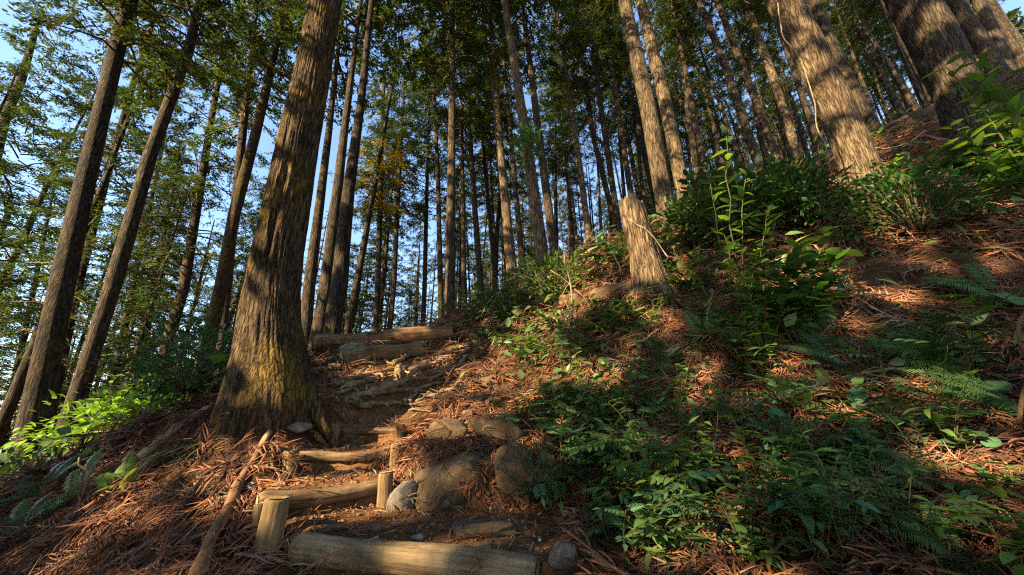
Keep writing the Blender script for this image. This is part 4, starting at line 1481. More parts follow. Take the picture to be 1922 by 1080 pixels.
LEAFV = {'lance': [lance(1, 0.15, 0.25, 0.25), lance(1, 0.17, 0.3, 0.12), lance(1, 0.14, 0.15, 0.4)],
         'oval': [lance(1, 0.25, 0.2, 0.2), lance(1, 0.22, 0.3, 0.35), lance(1, 0.27, 0.15, 0.1)],
         'pinnate': [pinnate(4), pinnate(5, 0.32), pinnate(3, 0.4)],
         'frond': [frond(0, 27), frond(1, 29, 0.75, 0.18), frond(2, 25, 0.5, 0.21)],
         'blade': [lance(1, 0.022, 0.3, 0.5, 7, 0.6), lance(1, 0.02, 0.3, 0.8, 7, 0.6)]}
BUSHV = {'lance': [lance(1, 0.16, 0.25, 0.25, 4), lance(1, 0.18, 0.3, 0.12, 4), lance(1, 0.14, 0.15, 0.4, 4)],
         'oval': [lance(1, 0.25, 0.2, 0.2, 4), lance(1, 0.22, 0.3, 0.35, 4), lance(1, 0.27, 0.15, 0.1, 4)]}
_lm = {}


def leafmesh(shape, mat, k, name='leaf'):
    key = (shape, mat, k, name)
    if key not in _lm:
        if shape == 'round':
            V, Q, Tt = roundleaf(k)
            _lm[key] = mesh_np(name, V, [Q, Tt], M[mat], None, True)
        else:
            V, Q = LEAFV[shape][k % len(LEAFV[shape])]
            _lm[key] = mesh_np(name, V, Q, M[mat], None, True)
    return _lm[key]


def rnd_unit(r):
    v = r.normal(size=3)
    return v / np.linalg.norm(v)


NPL = [0]


def shrub(base_, tips, label, shape='lance', mats=('leaf_mid',), size=0.1, per=16, start=0.3, cat='shrub', group='green plants on the bank', bow=0.15, stem_r=0.006, up=0.35, name='shrub', seed=None, flat=0.8, radial=False):
    """stems from one base to the given tips, each leaf a part of its own"""
    NPL[0] += 1
    r = np.random.default_rng(seed if seed is not None else 900 + NPL[0])
    base_ = np.asarray(base_, float)
    t = empty(name, base_, label, cat, group)
    for tip in tips:
        tip = np.asarray(tip, float) - base_
        L = np.linalg.norm(tip)
        s = np.linspace(0, 1, 9)
        mid = tip * 0.5 + np.array([0, 0, bow * L]) + r.normal(0, 0.05, 3) * L
        c = (1 - s)[:, None] ** 2 * 0 + 2 * (s * (1 - s))[:, None] * mid + (s ** 2)[:, None] * tip
        c = c + r.normal(0, 0.008, c.shape) * L * s[:, None]
        sv, sq, st = tube(c - np.array([0, 0, 0.03]) * (1 - s)[:, None], np.linspace(stem_r, stem_r * 0.35, 9), 6)
        put('stem', mesh_np('stem', sv, [sq, st], M['stem'], None, True), t)
        for k in range(per):
            f = start + (1 - start) * (k + r.random() * 0.6) / per
            if k >= per - 3:
                f = 1.0 - 0.03 * (per - 1 - k)
            f = min(f, 1.0)
            p = np.array([np.interp(f, s, c[:, i]) for i in range(3)])
            i0 = min(7, int(f * 8))
            tg = c[i0 + 1] - c[i0]
            tg = tg / (np.linalg.norm(tg) + 1e-9)
            az = k * 2.4 + r.normal(0, 0.5)
            out = np.array([math.cos(az), math.sin(az), r.normal(0.0, 0.22)])
            dv = out * flat + tg * up + np.array([0, 0, -0.05])
            dv /= np.linalg.norm(dv)
            upv = np.array([0, 0, 1.0]) + 0.35 * rnd_unit(r)
            sz = size * r.uniform(0.65, 1.2) * (1.0 - 0.25 * max(0, f - 0.75) * 4 * r.random())
            Mx = frame(p, dv, upv) @ Matrix.Scale(sz, 4)
            put('leaf', leafmesh(shape, mats[int(r.integers(len(mats)))], int(r.integers(3))), t, Mx)
    return t


def bush(base_, rx, ry, rz, n, label, mat, size, cat='bush', name='bush', seed=1, group=None, cz=None, shape='oval', hole=0.35):
    """rounded small-leaved bush: stems and one foliage part of many separate leaves"""
    r = np.random.default_rng(seed)
    base_ = np.asarray(base_, float)
    t = empty(name, base_, label, cat, group)
    cz = rz * 0.8 if cz is None else cz
    ncl = max(8, n // 14)
    cl = []
    while len(cl) < ncl:
        v = rnd_unit(r) * r.uniform(0.45, 1.0) ** 0.6
        if v[2] > -0.55:
            cl.append(v * np.array([rx, ry, rz]) + [0, 0, cz])
    parts = []
    for c in cl:
        s = np.linspace(0, 1, 5)[:, None]
        parts.append(tube(np.array([[0, 0, -0.05]]) * (1 - s) + s * c + s * (1 - s) * np.array([0, 0, 0.2]), np.linspace(0.008, 0.003, 5), 4))
    sv, sf = join(parts)
    put('stems', mesh_np('stems', sv, sf, M['stem']), t, kind='stuff')
    items = []
    for i in range(n):
        c = cl[int(r.integers(ncl))]
        p = c + r.normal(0, 0.22, 3) * np.array([rx, ry, rz])
        o = p - np.array([0, 0, cz * 0.6])
        o = o / (np.linalg.norm(o) + 1e-6) + 0.7 * rnd_unit(r)
        V0, Q0 = BUSHV[shape][int(r.integers(3))]
        items.append((xf(V0 * size * r.uniform(0.6, 1.25), frame(p, o, np.array([0, 0, 1.0]) + 0.6 * rnd_unit(r))), Q0))
    fv, fq = merge(items)
    put('foliage', mesh_np('foliage', fv, fq, M[mat], None, True), t, kind='stuff')
    return t


def fern(base_, n, L, label, mat='leaf_fern', az0=0.0, spread=2 * math.pi, tilt=0.0, seed=1, group='ferns on the bank', name='fern'):
    r = np.random.default_rng(seed)
    t = empty(name, base_, label, 'fern', group)
    nv = gnormal(np.array([base_[0]]), np.array([base_[1]]), 0.15)[0]
    e1 = np.array([1.0, 0, 0]) - nv * nv[0]
    e1 /= np.linalg.norm(e1)
    e2 = np.cross(nv, e1)
    for k in range(n):
        az = az0 + spread * ((k + 0.5) / n - 0.5) + r.normal(0, 0.18)
        up_ = tilt + r.uniform(-0.1, 0.45)
        dv = math.cos(az) * e1 + math.sin(az) * e2 + nv * (up_ + 0.25)
        Mx = frame((0, 0, 0.0), dv, nv + np.array([0, -0.25, 0.1])) @ Matrix.Scale(L * r.uniform(0.75, 1.15), 4)
        put('frond', leafmesh('frond', mat, k, 'frond'), t, Mx)
    return t


def round_plant(base_, n, R, size, label, seed=1, mat='leaf_blue', group='round leaved plants on the bank'):
    r = np.random.default_rng(seed)
    t = empty('round_leaf_plant', base_, label, 'plant', group)
    for k in range(n):
        a = r.random() * 6.28
        q = R * math.sqrt(r.random())
        x, y = q * math.cos(a), q * math.sin(a)
        z = ground(base_[0] + x, base_[1] + y) - base_[2] + r.uniform(0.05, 0.13)
        p = np.array([x, y, z])
        s = np.linspace(0, 1, 5)[:, None]
        b0 = np.array([x * 0.4, y * 0.4, ground(base_[0] + x * .4, base_[1] + y * .4) - base_[2] - 0.02])
        c = b0 + (p - b0) * s + np.array([0, 0, 0.03]) * s * (1 - s)
        sv, sq, st = tube(c, 0.003, 5)
        put('stem', mesh_np('stem', sv, [sq, st], M['stem']), t)
        nv = np.array([-0.35, -0.55, 0.75]) + 0.35 * rnd_unit(r)
        Mx = frame(p, np.array([math.cos(a), math.sin(a), -0.3]), nv) @ Matrix.Scale(size * r.uniform(0.7, 1.2), 4)
        put('leaf', leafmesh('round', mat, k % 3), t, Mx)
    return t


def tuft(base_, n, L, label, mat='leaf_mid', seed=1, group='grass tufts on the bank', name='grass_tuft', wide=1.0, up=0.9):
    r = np.random.default_rng(seed)
    t = empty(name, base_, label, 'grass', group)
    it = []
    for k in range(n):
        az = r.random() * 6.28
        dv = np.array([math.cos(az), math.sin(az), r.uniform(0.3, 1.4) * up])
        V0, Q0 = LEAFV['blade'][k % 2]
        V1 = V0 * np.array([1, wide, 1])
        it.append((xf(V1 * L * r.uniform(0.5, 1.15), frame((r.normal(0, .012), r.normal(0, .012), -0.01), dv)), Q0))
    V, Q = merge(it)
    put('blades', mesh_np('blades', V, Q, M[mat], None, True), t, kind='stuff')
    return t


P_ = pt
# tall sapling and the broadleaf shrubs in the middle of the bank
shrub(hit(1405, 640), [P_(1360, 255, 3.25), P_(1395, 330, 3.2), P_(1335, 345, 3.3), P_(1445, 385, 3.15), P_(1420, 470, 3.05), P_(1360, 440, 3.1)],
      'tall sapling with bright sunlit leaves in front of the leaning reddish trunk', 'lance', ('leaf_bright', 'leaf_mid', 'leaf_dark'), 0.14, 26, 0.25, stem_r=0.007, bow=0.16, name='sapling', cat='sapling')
shrub(hit(1440, 690), [P_(1400, 530, 2.9), P_(1440, 500, 2.9), P_(1385, 590, 2.8), P_(1470, 560, 2.8)],
      'shrub of fresh green leaves at the foot of the tall sapling', 'lance', ('leaf_bright', 'leaf_mid'), 0.15, 26, 0.2)
shrub(hit(1500, 660), [P_(1500, 455, 3.0), P_(1560, 425, 3.1), P_(1450, 480, 3.0), P_(1555, 520, 2.9), P_(1430, 545, 2.9), P_(1500, 560, 2.8), P_(1580, 470, 3.0)],
      'dark broadleaf shrub with large hanging leaves below the leaning trunk', 'oval', ('leaf_dark', 'leaf_dark', 'leaf_mid'), 0.18, 28, 0.3, stem_r=0.008)
shrub(hit(1410, 700), [P_(1340, 600, 2.8), P_(1385, 620, 2.7), P_(1440, 650, 2.6), P_(1400, 680, 2.6)],
      'low dark shrub with wide leaves just left of the fern covered bank', 'oval', ('leaf_dark', 'leaf_mid'), 0.13, 16, 0.3)
shrub(hit(1310, 480), [P_(1290, 330, 5.0), P_(1330, 300, 5.0), P_(1260, 380, 5.0), P_(1350, 360, 4.8), P_(1310, 400, 4.8)],
      'leafy thicket shrub at the base of the paired tan trunks', 'oval', ('leaf_mid', 'leaf_dark'), 0.15, 26, 0.25)
shrub(hit(1480, 420), [P_(1450, 300, 5.0), P_(1500, 310, 5.0), P_(1420, 330, 4.8), P_(1530, 350, 4.8), P_(1480, 370, 4.6)],
      'dark thicket shrub behind the tall sapling, left of leaning trunk', 'oval', ('leaf_dark', 'leaf_mid'), 0.15, 26, 0.2)
bush(hit(1335, 470), 0.62, 0.5, 0.42, 900, 'dense dark thicket right behind the broken stump', 'leaf_mid', 0.12, seed=71, cz=0.32, shape='lance')
bush(hit(1425, 450), 0.7, 0.5, 0.5, 1000, 'dense dark thicket behind the sunlit sapling', 'leaf_dark', 0.13, seed=72, cz=0.4)
bush(hit(1520, 425), 0.65, 0.5, 0.42, 900, 'dense dark thicket at the left foot of the leaning trunk', 'leaf_dark', 0.11, seed=73, cz=0.3, shape='lance')
bush(hit(1050, 560), 0.7, 0.45, 0.30, 800, 'low ragged thicket under the creeper wrapped trunk', 'leaf_mid', 0.10, seed=74, cz=0.22, shape='lance')
bush(hit(935, 600), 0.55, 0.4, 0.26, 600, 'low ragged thicket where the crest meets the bank', 'leaf_dark', 0.10, seed=75, cz=0.2, shape='lance')
# upper right branchy shrub
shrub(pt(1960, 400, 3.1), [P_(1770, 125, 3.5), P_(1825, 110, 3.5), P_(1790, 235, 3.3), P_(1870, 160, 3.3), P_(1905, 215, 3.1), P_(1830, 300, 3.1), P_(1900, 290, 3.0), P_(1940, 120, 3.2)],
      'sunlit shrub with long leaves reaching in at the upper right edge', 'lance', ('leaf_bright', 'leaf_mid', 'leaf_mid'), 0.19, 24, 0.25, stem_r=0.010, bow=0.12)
shrub(pt(1915, 350, 3.7), [P_(1850, 200, 3.9), P_(1900, 170, 3.9), P_(1790, 270, 3.8), P_(1880, 290, 3.6), P_(1760, 300, 4.0), P_(1820, 240, 3.8), P_(1730, 270, 4.2)],
      'dark leaved shrub behind the long leaved one at upper right', 'oval', ('leaf_dark', 'leaf_mid'), 0.15, 26, 0.2)
bush(hit(1728, 440), 0.62, 0.5, 0.36, 1500, 'rounded dark small leaved bush right of the leaning trunk foot', 'leaf_dark', 0.075, seed=3, cz=0.26)
shrub(hit(1650, 380), [P_(1640, 300, 4.2), P_(1690, 290, 4.2), P_(1660, 330, 4.1)], 'yellow green sprig at the top of the rounded dark bush', 'oval', ('leaf_bright',), 0.08, 14, 0.3)
shrub(hit(1640, 480), [P_(1610, 440, 3.6), P_(1660, 430, 3.6), P_(1700, 460, 3.4), P_(1650, 470, 3.5)], 'small pale green plant under the leaning trunk on orange litter', 'oval', ('leaf_mid', 'leaf_blue'), 0.07, 12, 0.2)
# compound-leaved plants trailing over the path side of the bank
for (b, tp, lb, n_) in [((1275, 720), [(1190, 625, 3.2), (1235, 630, 3.1), (1150, 680, 3.1), (1215, 670, 2.9)], 'bluish compound leaved plant right below the fallen bank log', 9),
                        ((1215, 800), [(1065, 745, 2.9), (1115, 715, 2.9), (1160, 770, 2.7), (1045, 800, 2.7), (1185, 740, 2.8)], 'largest bluish compound leaved plant trailing toward the steps', 11),
                        ((1160, 890), [(1005, 905, 2.15), (1050, 872, 2.2), (1095, 830, 2.4), (1130, 850, 2.3)], 'compound leaved plant hanging over the boulders by the steps', 9),
                        ((1090, 790), [(1010, 750, 3.1), (1040, 720, 3.2), (1085, 745, 3.0)], 'compound leaved plant at the right end of the long low stone', 8),
                        ((1470, 780), [(1420, 735, 2.3), (1450, 715, 2.35), (1490, 740, 2.3), (1400, 780, 2.2)], 'light green compound leaved plant left of the round leaves', 7),
                        ((1080, 690), [(1000, 645, 3.8), (1040, 620, 3.9), (1075, 650, 3.7)], 'compound leaved plant in the undergrowth above the stones', 8),
                        ((1230, 900), [(1150, 845, 2.2), (1200, 835, 2.2), (1250, 860, 2.1)], 'dark compound leaved plant in the middle of the lower bank', 8)]:
    shrub(hit(*b), [P_(*q) for q in tp], lb, 'pinnate', ('leaf_blue', 'leaf_blue', 'leaf_dark') if 'light' not in lb else ('leaf_mid',), 0.19, n_, 0.3, flat=0.7, up=0.5, name='compound_leaf_plant', cat='plant')
# shrubs at the bottom centre
for (b, tp, lb, mt) in [((1300, 1065), [(1180, 990, 1.5), (1240, 935, 1.55), (1310, 950, 1.5), (1270, 1000, 1.4), (1215, 1040, 1.4)], 'glossy green shrub at bottom centre, left half of the thicket', ('leaf_mid', 'leaf_dark')),
                        ((1410, 1070), [(1345, 930, 1.5), (1400, 900, 1.55), (1455, 950, 1.45), (1490, 1010, 1.35), (1400, 1000, 1.35), (1440, 1040, 1.3)], 'glossy green shrub at bottom centre, right half of the thicket', ('leaf_mid', 'leaf_mid', 'leaf_dark')),
                        ((1150, 1050), [(1090, 1010, 1.6), (1130, 980, 1.65), (1170, 1040, 1.5)], 'dark low shrub right of the grey broken stone', ('leaf_dark',)),
                        ((1350, 930), [(1290, 850, 1.9), (1340, 830, 1.9), (1390, 860, 1.85), (1300, 900, 1.75)], 'dark leafy shrub above the bottom thicket', ('leaf_dark', 'leaf_mid')),
                        ((1180, 950), [(1120, 900, 1.9), (1170, 880, 1.95), (1220, 910, 1.85), (1100, 950, 1.8)], 'dark shrub between the boulders and the bottom thicket', ('leaf_dark',)),
                        ((1490, 860), [(1450, 790, 2.0), (1490, 800, 1.95), (1480, 840, 1.85)], 'sprig with pointed leaves over the shrivelled stalk', ('leaf_mid', 'leaf_blue'))]:
    shrub(hit(*b), [P_(*q) for q in tp], lb, 'lance', mt, 0.085, 17, 0.15, stem_r=0.004)
# undergrowth on the ridge left of the stump
for (b, tp, lb) in [((960, 620), [(920, 560, 5.6), (960, 540, 5.6), (1000, 560, 5.4), (940, 590, 5.4)], 'undergrowth shrub at the top of the path, right side'),
                    ((1040, 590), [(1000, 500, 5.4), (1040, 480, 5.4), (1080, 520, 5.2), (1030, 540, 5.1)], 'undergrowth shrub below the pinkish trunks'),
                    ((1000, 690), [(950, 630, 4.4), (990, 610, 4.5), (1030, 640, 4.3), (970, 660, 4.2)], 'undergrowth shrub beside the greyish stone'),
                    ((1140, 620), [(1110, 560, 4.3), (1150, 560, 4.3), (1180, 590, 4.1)], 'leafy sprig in front of the fallen bank log'),
                    ((620, 650), [(600, 595, 5.6), (640, 600, 5.7), (590, 620, 5.4), (660, 620, 5.6)], 'bright leaved shrub at the left end of the crest log'),
                    ((1180, 500), [(1130, 455, 5.0), (1165, 440, 5.0), (1100, 480, 5.0)], 'thin leaved shrub left of the broken stump top'),
                    ((1290, 560), [(1260, 500, 4.0), (1300, 480, 4.0), (1330, 520, 3.9)], 'shrub just right of the broken stump')]:
    shrub(hit(*b), [P_(*q) for q in tp], lb, 'lance', ('leaf_mid', 'leaf_dark', 'leaf_dark'), 0.16, 24, 0.15, stem_r=0.005)
# left side
bush(pt(350, 735, 4.6), 0.75, 0.5, 0.5, 1500, 'dark glossy bush behind the giant cedar on the left', 'leaf_dark', 0.09, seed=5, cz=0.3)
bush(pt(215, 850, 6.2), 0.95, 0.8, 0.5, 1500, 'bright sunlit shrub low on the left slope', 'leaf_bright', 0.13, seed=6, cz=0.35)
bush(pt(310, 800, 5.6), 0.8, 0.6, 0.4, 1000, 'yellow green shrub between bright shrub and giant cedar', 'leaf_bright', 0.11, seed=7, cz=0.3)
bush(pt(60, 960, 4.4), 0.9, 0.6, 0.4, 1100, 'dark ground bush at the lower left edge', 'leaf_dark', 0.10, seed=8, cz=0.2)
fern(hit(150, 935), 9, 0.40, 'lush fern at the foot of the left trunks', 'leaf_mid', 0.4, 5.2, 0.25, 11, 'ferns at the left edge')
fern(hit(245, 915), 8, 0.30, 'bright broad fern with a sunlit frond at left', 'leaf_bright', 0.8, 5.0, 0.35, 12, 'ferns at the left edge')
fern(hit(45, 1000), 9, 0.36, 'dark fern at the lower left corner', 'leaf_dark', 0.5, 5.5, 0.3, 13, 'ferns at the left edge')
fern(hit(85, 930), 8, 0.42, 'fern in shade before the thickest left trunk', 'leaf_dark', 0.5, 5.5, 0.3, 14, 'ferns at the left edge')
tuft(hit(392, 838), 26, 0.3, 'pale spiky grass tuft left of the giant cedar foot', 'leaf_mid', 21, wide=1.6, up=0.5)
# right side ferns and round leaves
fern(hit(1800, 690), 7, 0.42, 'broad fern arching over the upper right bank', 'leaf_fern', 2.6, 2.6, 0.15, 31)
fern(hit(1905, 770), 10, 0.42, 'large dense fern at the right edge', 'leaf_fern', 3.4, 4.0, 0.1, 32)
fern(hit(1670, 905), 8, 0.29, 'fern with narrow fronds below the round leaves', 'leaf_fern', 3.3, 5.2, 0.15, 33)
fern(hit(1810, 1062), 7, 0.26, 'fern at the bottom right on brown litter', 'leaf_fern', 3.0, 4.5, 0.2, 34)
fern(hit(1330, 640), 6, 0.34, 'pale fern below and right of the broken stump', 'leaf_mid', 2.4, 3.6, 0.3, 35)
fern(hit(1590, 690), 5, 0.48, 'olive drooping fern in the middle of the right bank', 'leaf_dark', 3.2, 3.0, 0.1, 36)
fern(hit(1570, 745), 4, 0.3, 'tiny fern beside the long thin branch', 'leaf_fern', 2.6, 3.6, 0.2, 37)
fern(hit(1500, 900), 5, 0.26, 'small fern right of the pointed leaf sprig', 'leaf_fern', 3.0, 4.0, 0.2, 38)
fern(hit(1760, 640), 4, 0.4, 'fern frond cluster left of the looping vine', 'leaf_fern', 2.9, 2.0, 0.1, 39)
fern(hit(1560, 640), 6, 0.36, 'shaded fern at the right foot of the dark broadleaf shrub', 'leaf_fern', 3.0, 4.0, 0.2, 40)
fern(hit(1870, 560), 6, 0.38, 'fern high on the right bank near the big round leaves', 'leaf_fern', 3.0, 4.2, 0.2, 48)
fern(hit(1760, 930), 6, 0.27, 'fern on open litter between the two lower right ferns', 'leaf_dark', 3.2, 4.6, 0.2, 49)
round_plant(hit(1800, 850), 6, 0.13, 0.085, 'round leaves below the large dense fern', 50)
round_plant(hit(1700, 805), 9, 0.17, 0.095, 'cluster of round leaves on litter in the right bank centre', 41)
round_plant(hit(1845, 765), 4, 0.12, 0.10, 'round leaves tucked under the large dense fern', 42)
round_plant(hit(1850, 615), 4, 0.22, 0.15, 'big round leaves near the upper right edge', 43, 'leaf_mid')
round_plant(hit(1460, 815), 4, 0.10, 0.10, 'round leaves left of the branch and tiny fern', 44)
round_plant(hit(1690, 660), 5, 0.16, 0.10, 'round leaves in front of the broad arching fern', 45)
round_plant(hit(1140, 1000), 4, 0.12, 0.075, 'round leaves at the dark low shrub near the bottom', 46)
round_plant(hit(990, 940), 5, 0.10, 0.045, 'small ivy like leaves at the foot of the boulders', 47)
tuft(hit(1065, 790), 60, 0.24, 'dark green drooping grass tuft above the long low stone', 'leaf_dark', 51, up=0.6)
tuft(hit(938, 632), 22, 0.3, 'pale star shaped grass tuft at the bank edge near the crest', 'leaf_mid', 52, wide=1.5, up=0.5)
tuft(hit(1120, 620), 26, 0.34, 'broad bladed grass tuft below the fallen bank log', 'leaf_bright', 53, wide=2.2, up=0.7)
tuft(hit(1150, 615), 18, 0.3, 'yellow green grass right of the broad bladed tuft', 'leaf_bright', 54, wide=1.8, up=0.7)
tuft(hit(645, 712), 20, 0.1, 'tiny green tuft growing on the roots', 'leaf_bright', 55, wide=2)
tuft(hit(1000, 540), 24, 0.4, 'bamboo grass under the pinkish trunks, left clump', 'leaf_mid', 56, wide=2.5)
tuft(hit(1090, 500), 24, 0.4, 'bamboo grass on the ridge before the pale slim cedar', 'leaf_mid', 57, wide=2.5)
tuft(hit(1130, 480), 20, 0.4, 'bamboo grass left of the broken stump', 'leaf_bright', 58, wide=2.0)
tuft(hit(500, 790), 16, 0.12, 'short grass at the giant cedar foot', 'leaf_bright', 59, wide=2)

# creeper knot on the tall pinkish trunk, vine on the great reddish trunk
_c0 = pt(988, 290, F * 0.33 * 1.0 / 26)
bush(_c0 + np.array([0, -0.2, -0.3]), 0.28, 0.2, 0.5, 240, 'knot of creeper leaves wrapped halfway up the pinkish trunk', 'leaf_mid', 0.13, 'creeper', 'creeper', 61, None, 0.3)


def vine():
    c = np.array([pt(u, v, d) for u, v, d in ((1585, 372, 4.2), (1560, 300, 4.25), (1530, 200, 4.5), (1500, 110, 4.8), (1466, 60, 5.1), (1455, 10, 5.3))])
    s = np.linspace(0, 1, 40)
    tt = np.linspace(0, 1, 6)
    C = np.stack([np.interp(s, tt, c[:, i]) for i in range(3)], -1) + 0.03 * np.stack([vnoise(np.stack([s * 12, s * 0 + k, s * 0], -1), k) for k in range(3)], -1)
    V, Q, T_ = tube(C - c[0], 0.007, 6)
    o = put('vine', mesh_np('vine', V, [Q, T_], M['twig'], None, True), None, None, c[0])
    tag(o, 'bare vine stem climbing the left side of the great reddish trunk', 'vine')


vine()


# ------------------------------------------------------------------ litter and ground cover
def scatter_join(name, templates, pos, rot, scale, choice, colr, mat, label, cat):
    """Many small loose pieces in one object: templates are (V, Q, relative colour)."""
    Vs, Qs, Cs, off = [], [], [], 0
    for k, (V0, Q0, c0) in enumerate(templates):
        m = np.where(choice == k)[0]
        if not len(m):
            continue
        V = np.einsum('nij,vj->nvi', rot[m], V0) * scale[m][:, None, None] + pos[m][:, None, :]
        C = colr[m][:, None, :] * c0[None]
        Q = Q0[None] + (np.arange(len(m)) * len(V0))[:, None, None] + off
        Vs.append(V.reshape(-1, 3))
        Cs.append(C.reshape(-1, 3))
        Qs.append(Q.reshape(-1, Q0.shape[1]))
        off += len(m) * len(V0)
    me = mesh_np(name, np.vstack(Vs), np.vstack(Qs), M[mat], np.clip(np.vstack(Cs), 0.003, 1))
    return tag(put(name, me, kind='stuff'), label, cat)


def basis(nrm, az, tilt, r):
    """rotation matrices: local x along the ground in direction az, z along the normal, tipped by tilt"""
    x = np.stack([np.cos(az), np.sin(az), np.zeros_like(az)], -1)
    x = x - nrm * (x * nrm).sum(-1)[:, None]
    x /= np.linalg.norm(x, axis=1)[:, None]
    x = x * np.cos(tilt)[:, None] + nrm * np.sin(tilt)[:, None]
    z = nrm - x * (nrm * x).sum(-1)[:, None]
    z /= np.linalg.norm(z, axis=1)[:, None]
    roll = r.normal(0, 0.5, len(az))
    y = np.cross(z, x)
    z2 = z * np.cos(roll)[:, None] + y * np.sin(roll)[:, None]
    y2 = np.cross(z2, x)
    return np.stack([x, y2, z2], -1)


def dead_frond(seed):
    r = np.random.default_rng(seed)
    it = []

    def strand(p0, d0, L, k, w0, sagg):
        s = np.linspace(0, 1, k)[:, None]
        bend = r.normal(0, 0.25, 3)
        p = p0 + d0 * L * s + bend * L * s * s * 0.5 + np.array([0, 0, -sagg]) * L * s * s
        sd = np.cross(d0, np.array([0, 0, 1.0]) + 0.8 * r.normal(size=3))
        sd /= np.linalg.norm(sd) + 1e-6
        wv = (w0 * (1 - 0.8 * s) * (0.75 + 0.5 * (np.arange(k) % 2)[:, None]))
        up_ = np.array([0, 0, 1.0])
        V = np.stack([p + sd * wv, p - sd * wv], 1).reshape(-1, 3)
        i = np.arange(k - 1) * 2
        return V, np.stack([i, i + 2, i + 3, i + 1], -1), p

    V, Q, sp = strand(np.zeros(3), np.array([1.0, 0, 0.05]), 1.0, 4, 0.010, 0.1)
    it.append((V, Q))
    n = int(r.integers(11, 17))
    for k in range(n):
        f = 0.1 + 0.85 * k / n
        p = np.array([np.interp(f, np.linspace(0, 1, 4), sp[:, i]) for i in range(3)])
        sg = 1 if k % 2 else -1
        a = r.uniform(0.25, 0.75) * sg
        d = np.array([math.cos(a), math.sin(a), r.uniform(-0.15, 0.3)])
        V, Q, _ = strand(p, d / np.linalg.norm(d), r.uniform(0.22, 0.5) * (1.1 - 0.5 * f), 3, 0.014, 0.2)
        it.append((V, Q))
    V, Q = merge(it)
    c = (1 + 0.25 * r.normal(size=(len(V), 1))) * np.ones((1, 3))
    return V, Q, np.clip(c, 0.5, 1.6)


def bank_points(n, r, rmin, rmax, az0, az1, trail_keep=0.12, pw=1.0):
    """positions on the ground, denser near the viewpoint, thinned on the trodden treads"""
    out = []
    tot = 0
    while tot < n:
        m = n * 2
        rr_ = rmin * (rmax / rmin) ** (r.random(m) ** pw)
        a = r.uniform(math.radians(az0), math.radians(az1), m)
        x, y = rr_ * np.sin(a), rr_ * np.cos(a)
        wst = stair_w(x, y)
        upper = smooth(0.75, 0.35, np.abs(x - np.interp(y, [3.5, 4.5, 5.2, 6.2, 8, 12], [-1.25, -1.3, -1.5, -2.0, -2.3, -3]))) * smooth(3.4, 3.8, y) * smooth(9, 7, y)
        wst = np.maximum(wst, upper)
        tree = np.hypot(x - TREES_XY[0][0], y - TREES_XY[0][1]) < 0.36
        k = (r.random(m) > wst * (1 - trail_keep)) & ~tree
        out.append(np.stack([x[k], y[k]], -1))
        tot += int(k.sum())
    P = np.vstack(out)[:n]
    return P[:, 0], P[:, 1]


rl = np.random.default_rng(77)
FR = [dead_frond(k) for k in range(10)]
# dead cedar fronds, whole bank
n = 14000
x, y = bank_points(n, rl, 0.75, 12, -72, 82, 0.05, 0.78)
nr = gnormal(x, y)
dist = np.hypot(x, y)
z = H(x, y)
lumpy = np.clip(fbm(np.stack([x * 1.6, y * 1.6, x * 0], -1), 3, 55), -1, 1)
down = np.arctan2(nr[:, 1], nr[:, 0])
az = down + rl.normal(0, 0.9, n) + np.where(rl.random(n) < 0.25, math.pi, 0)
rot = basis(nr, az, rl.normal(0.08, 0.16, n), rl)
sc = rl.uniform(0.16, 0.36, n) * np.clip(dist / 3.0, 0.85, 2.2)
pal = np.array([[0.20, 0.082, 0.042], [0.13, 0.056, 0.032], [0.27, 0.115, 0.052], [0.23, 0.145, 0.085], [0.075, 0.04, 0.025]])
cc = pal[rl.choice(5, n, p=[0.32, 0.27, 0.13, 0.12, 0.16])] * rl.uniform(0.75, 1.25, (n, 1))
patch = smooth(-0.35, 0.6, fbm(np.stack([x * 0.9, y * 0.9, x * 0 + 4], -1), 3, 71))
cc = cc * (0.65 + 0.5 * patch[:, None])
pos = np.stack([x, y, z], -1) + nr * (0.012 + 0.035 * rl.random((n, 1)) * (1 + lumpy[:, None]))
scatter_join('cedar_litter', FR, pos, rot, sc, rl.integers(0, 10, n), cc, 'litter', 'thick layer of fallen red brown cedar fronds covering the bank', 'litter')

# bits of needle, twig and leaf on treads and everywhere else
BIT = []
for k in range(6):
    r = np.random.default_rng(k)
    if k < 3:
        s = np.linspace(0, 1, 4)[:, None]
        p = np.array([[1.0, 0, 0]]) * s + np.array([[0, 0.3 * r.normal(), 0.15]]) * s * (1 - s)
        V, Q, T_ = tube(p, 0.035, 3, False)
        BIT.append((V - [0.5, 0, 0], Q, np.ones((len(V), 3))))
    else:
        V, Q = lance(1, 0.28, 0.6 * r.normal(), 0.4 * r.normal(), 4)
        BIT.append((V - [0.5, 0, 0], Q, np.ones((len(V), 3))))
n = 9000
x, y = bank_points(n, rl, 0.7, 9, -75, 85, 0.9)
nr = gnormal(x, y)
az = rl.random(n) * 6.28
rot = basis(nr, az, rl.normal(0, 0.2, n), rl)
ch = rl.choice(6, n, p=[.24, .24, .24, .10, .09, .09])
sc = np.where(ch < 3, rl.uniform(0.03, 0.10, n), rl.uniform(0.02, 0.05, n)) * np.clip(np.hypot(x, y) / 3, 0.7, 1.8)
pal2 = np.array([[0.19, 0.09, 0.05], [0.28, 0.19, 0.11], [0.12, 0.06, 0.035], [0.36, 0.27, 0.17], [0.22, 0.10, 0.04]])
cc = pal2[rl.choice(5, n, p=[.3, .2, .25, .08, .17])] * rl.uniform(0.7, 1.3, (n, 1))
pos = np.stack([x, y, H(x, y)], -1) + nr * (0.006 + 0.02 * rl.random((n, 1)))
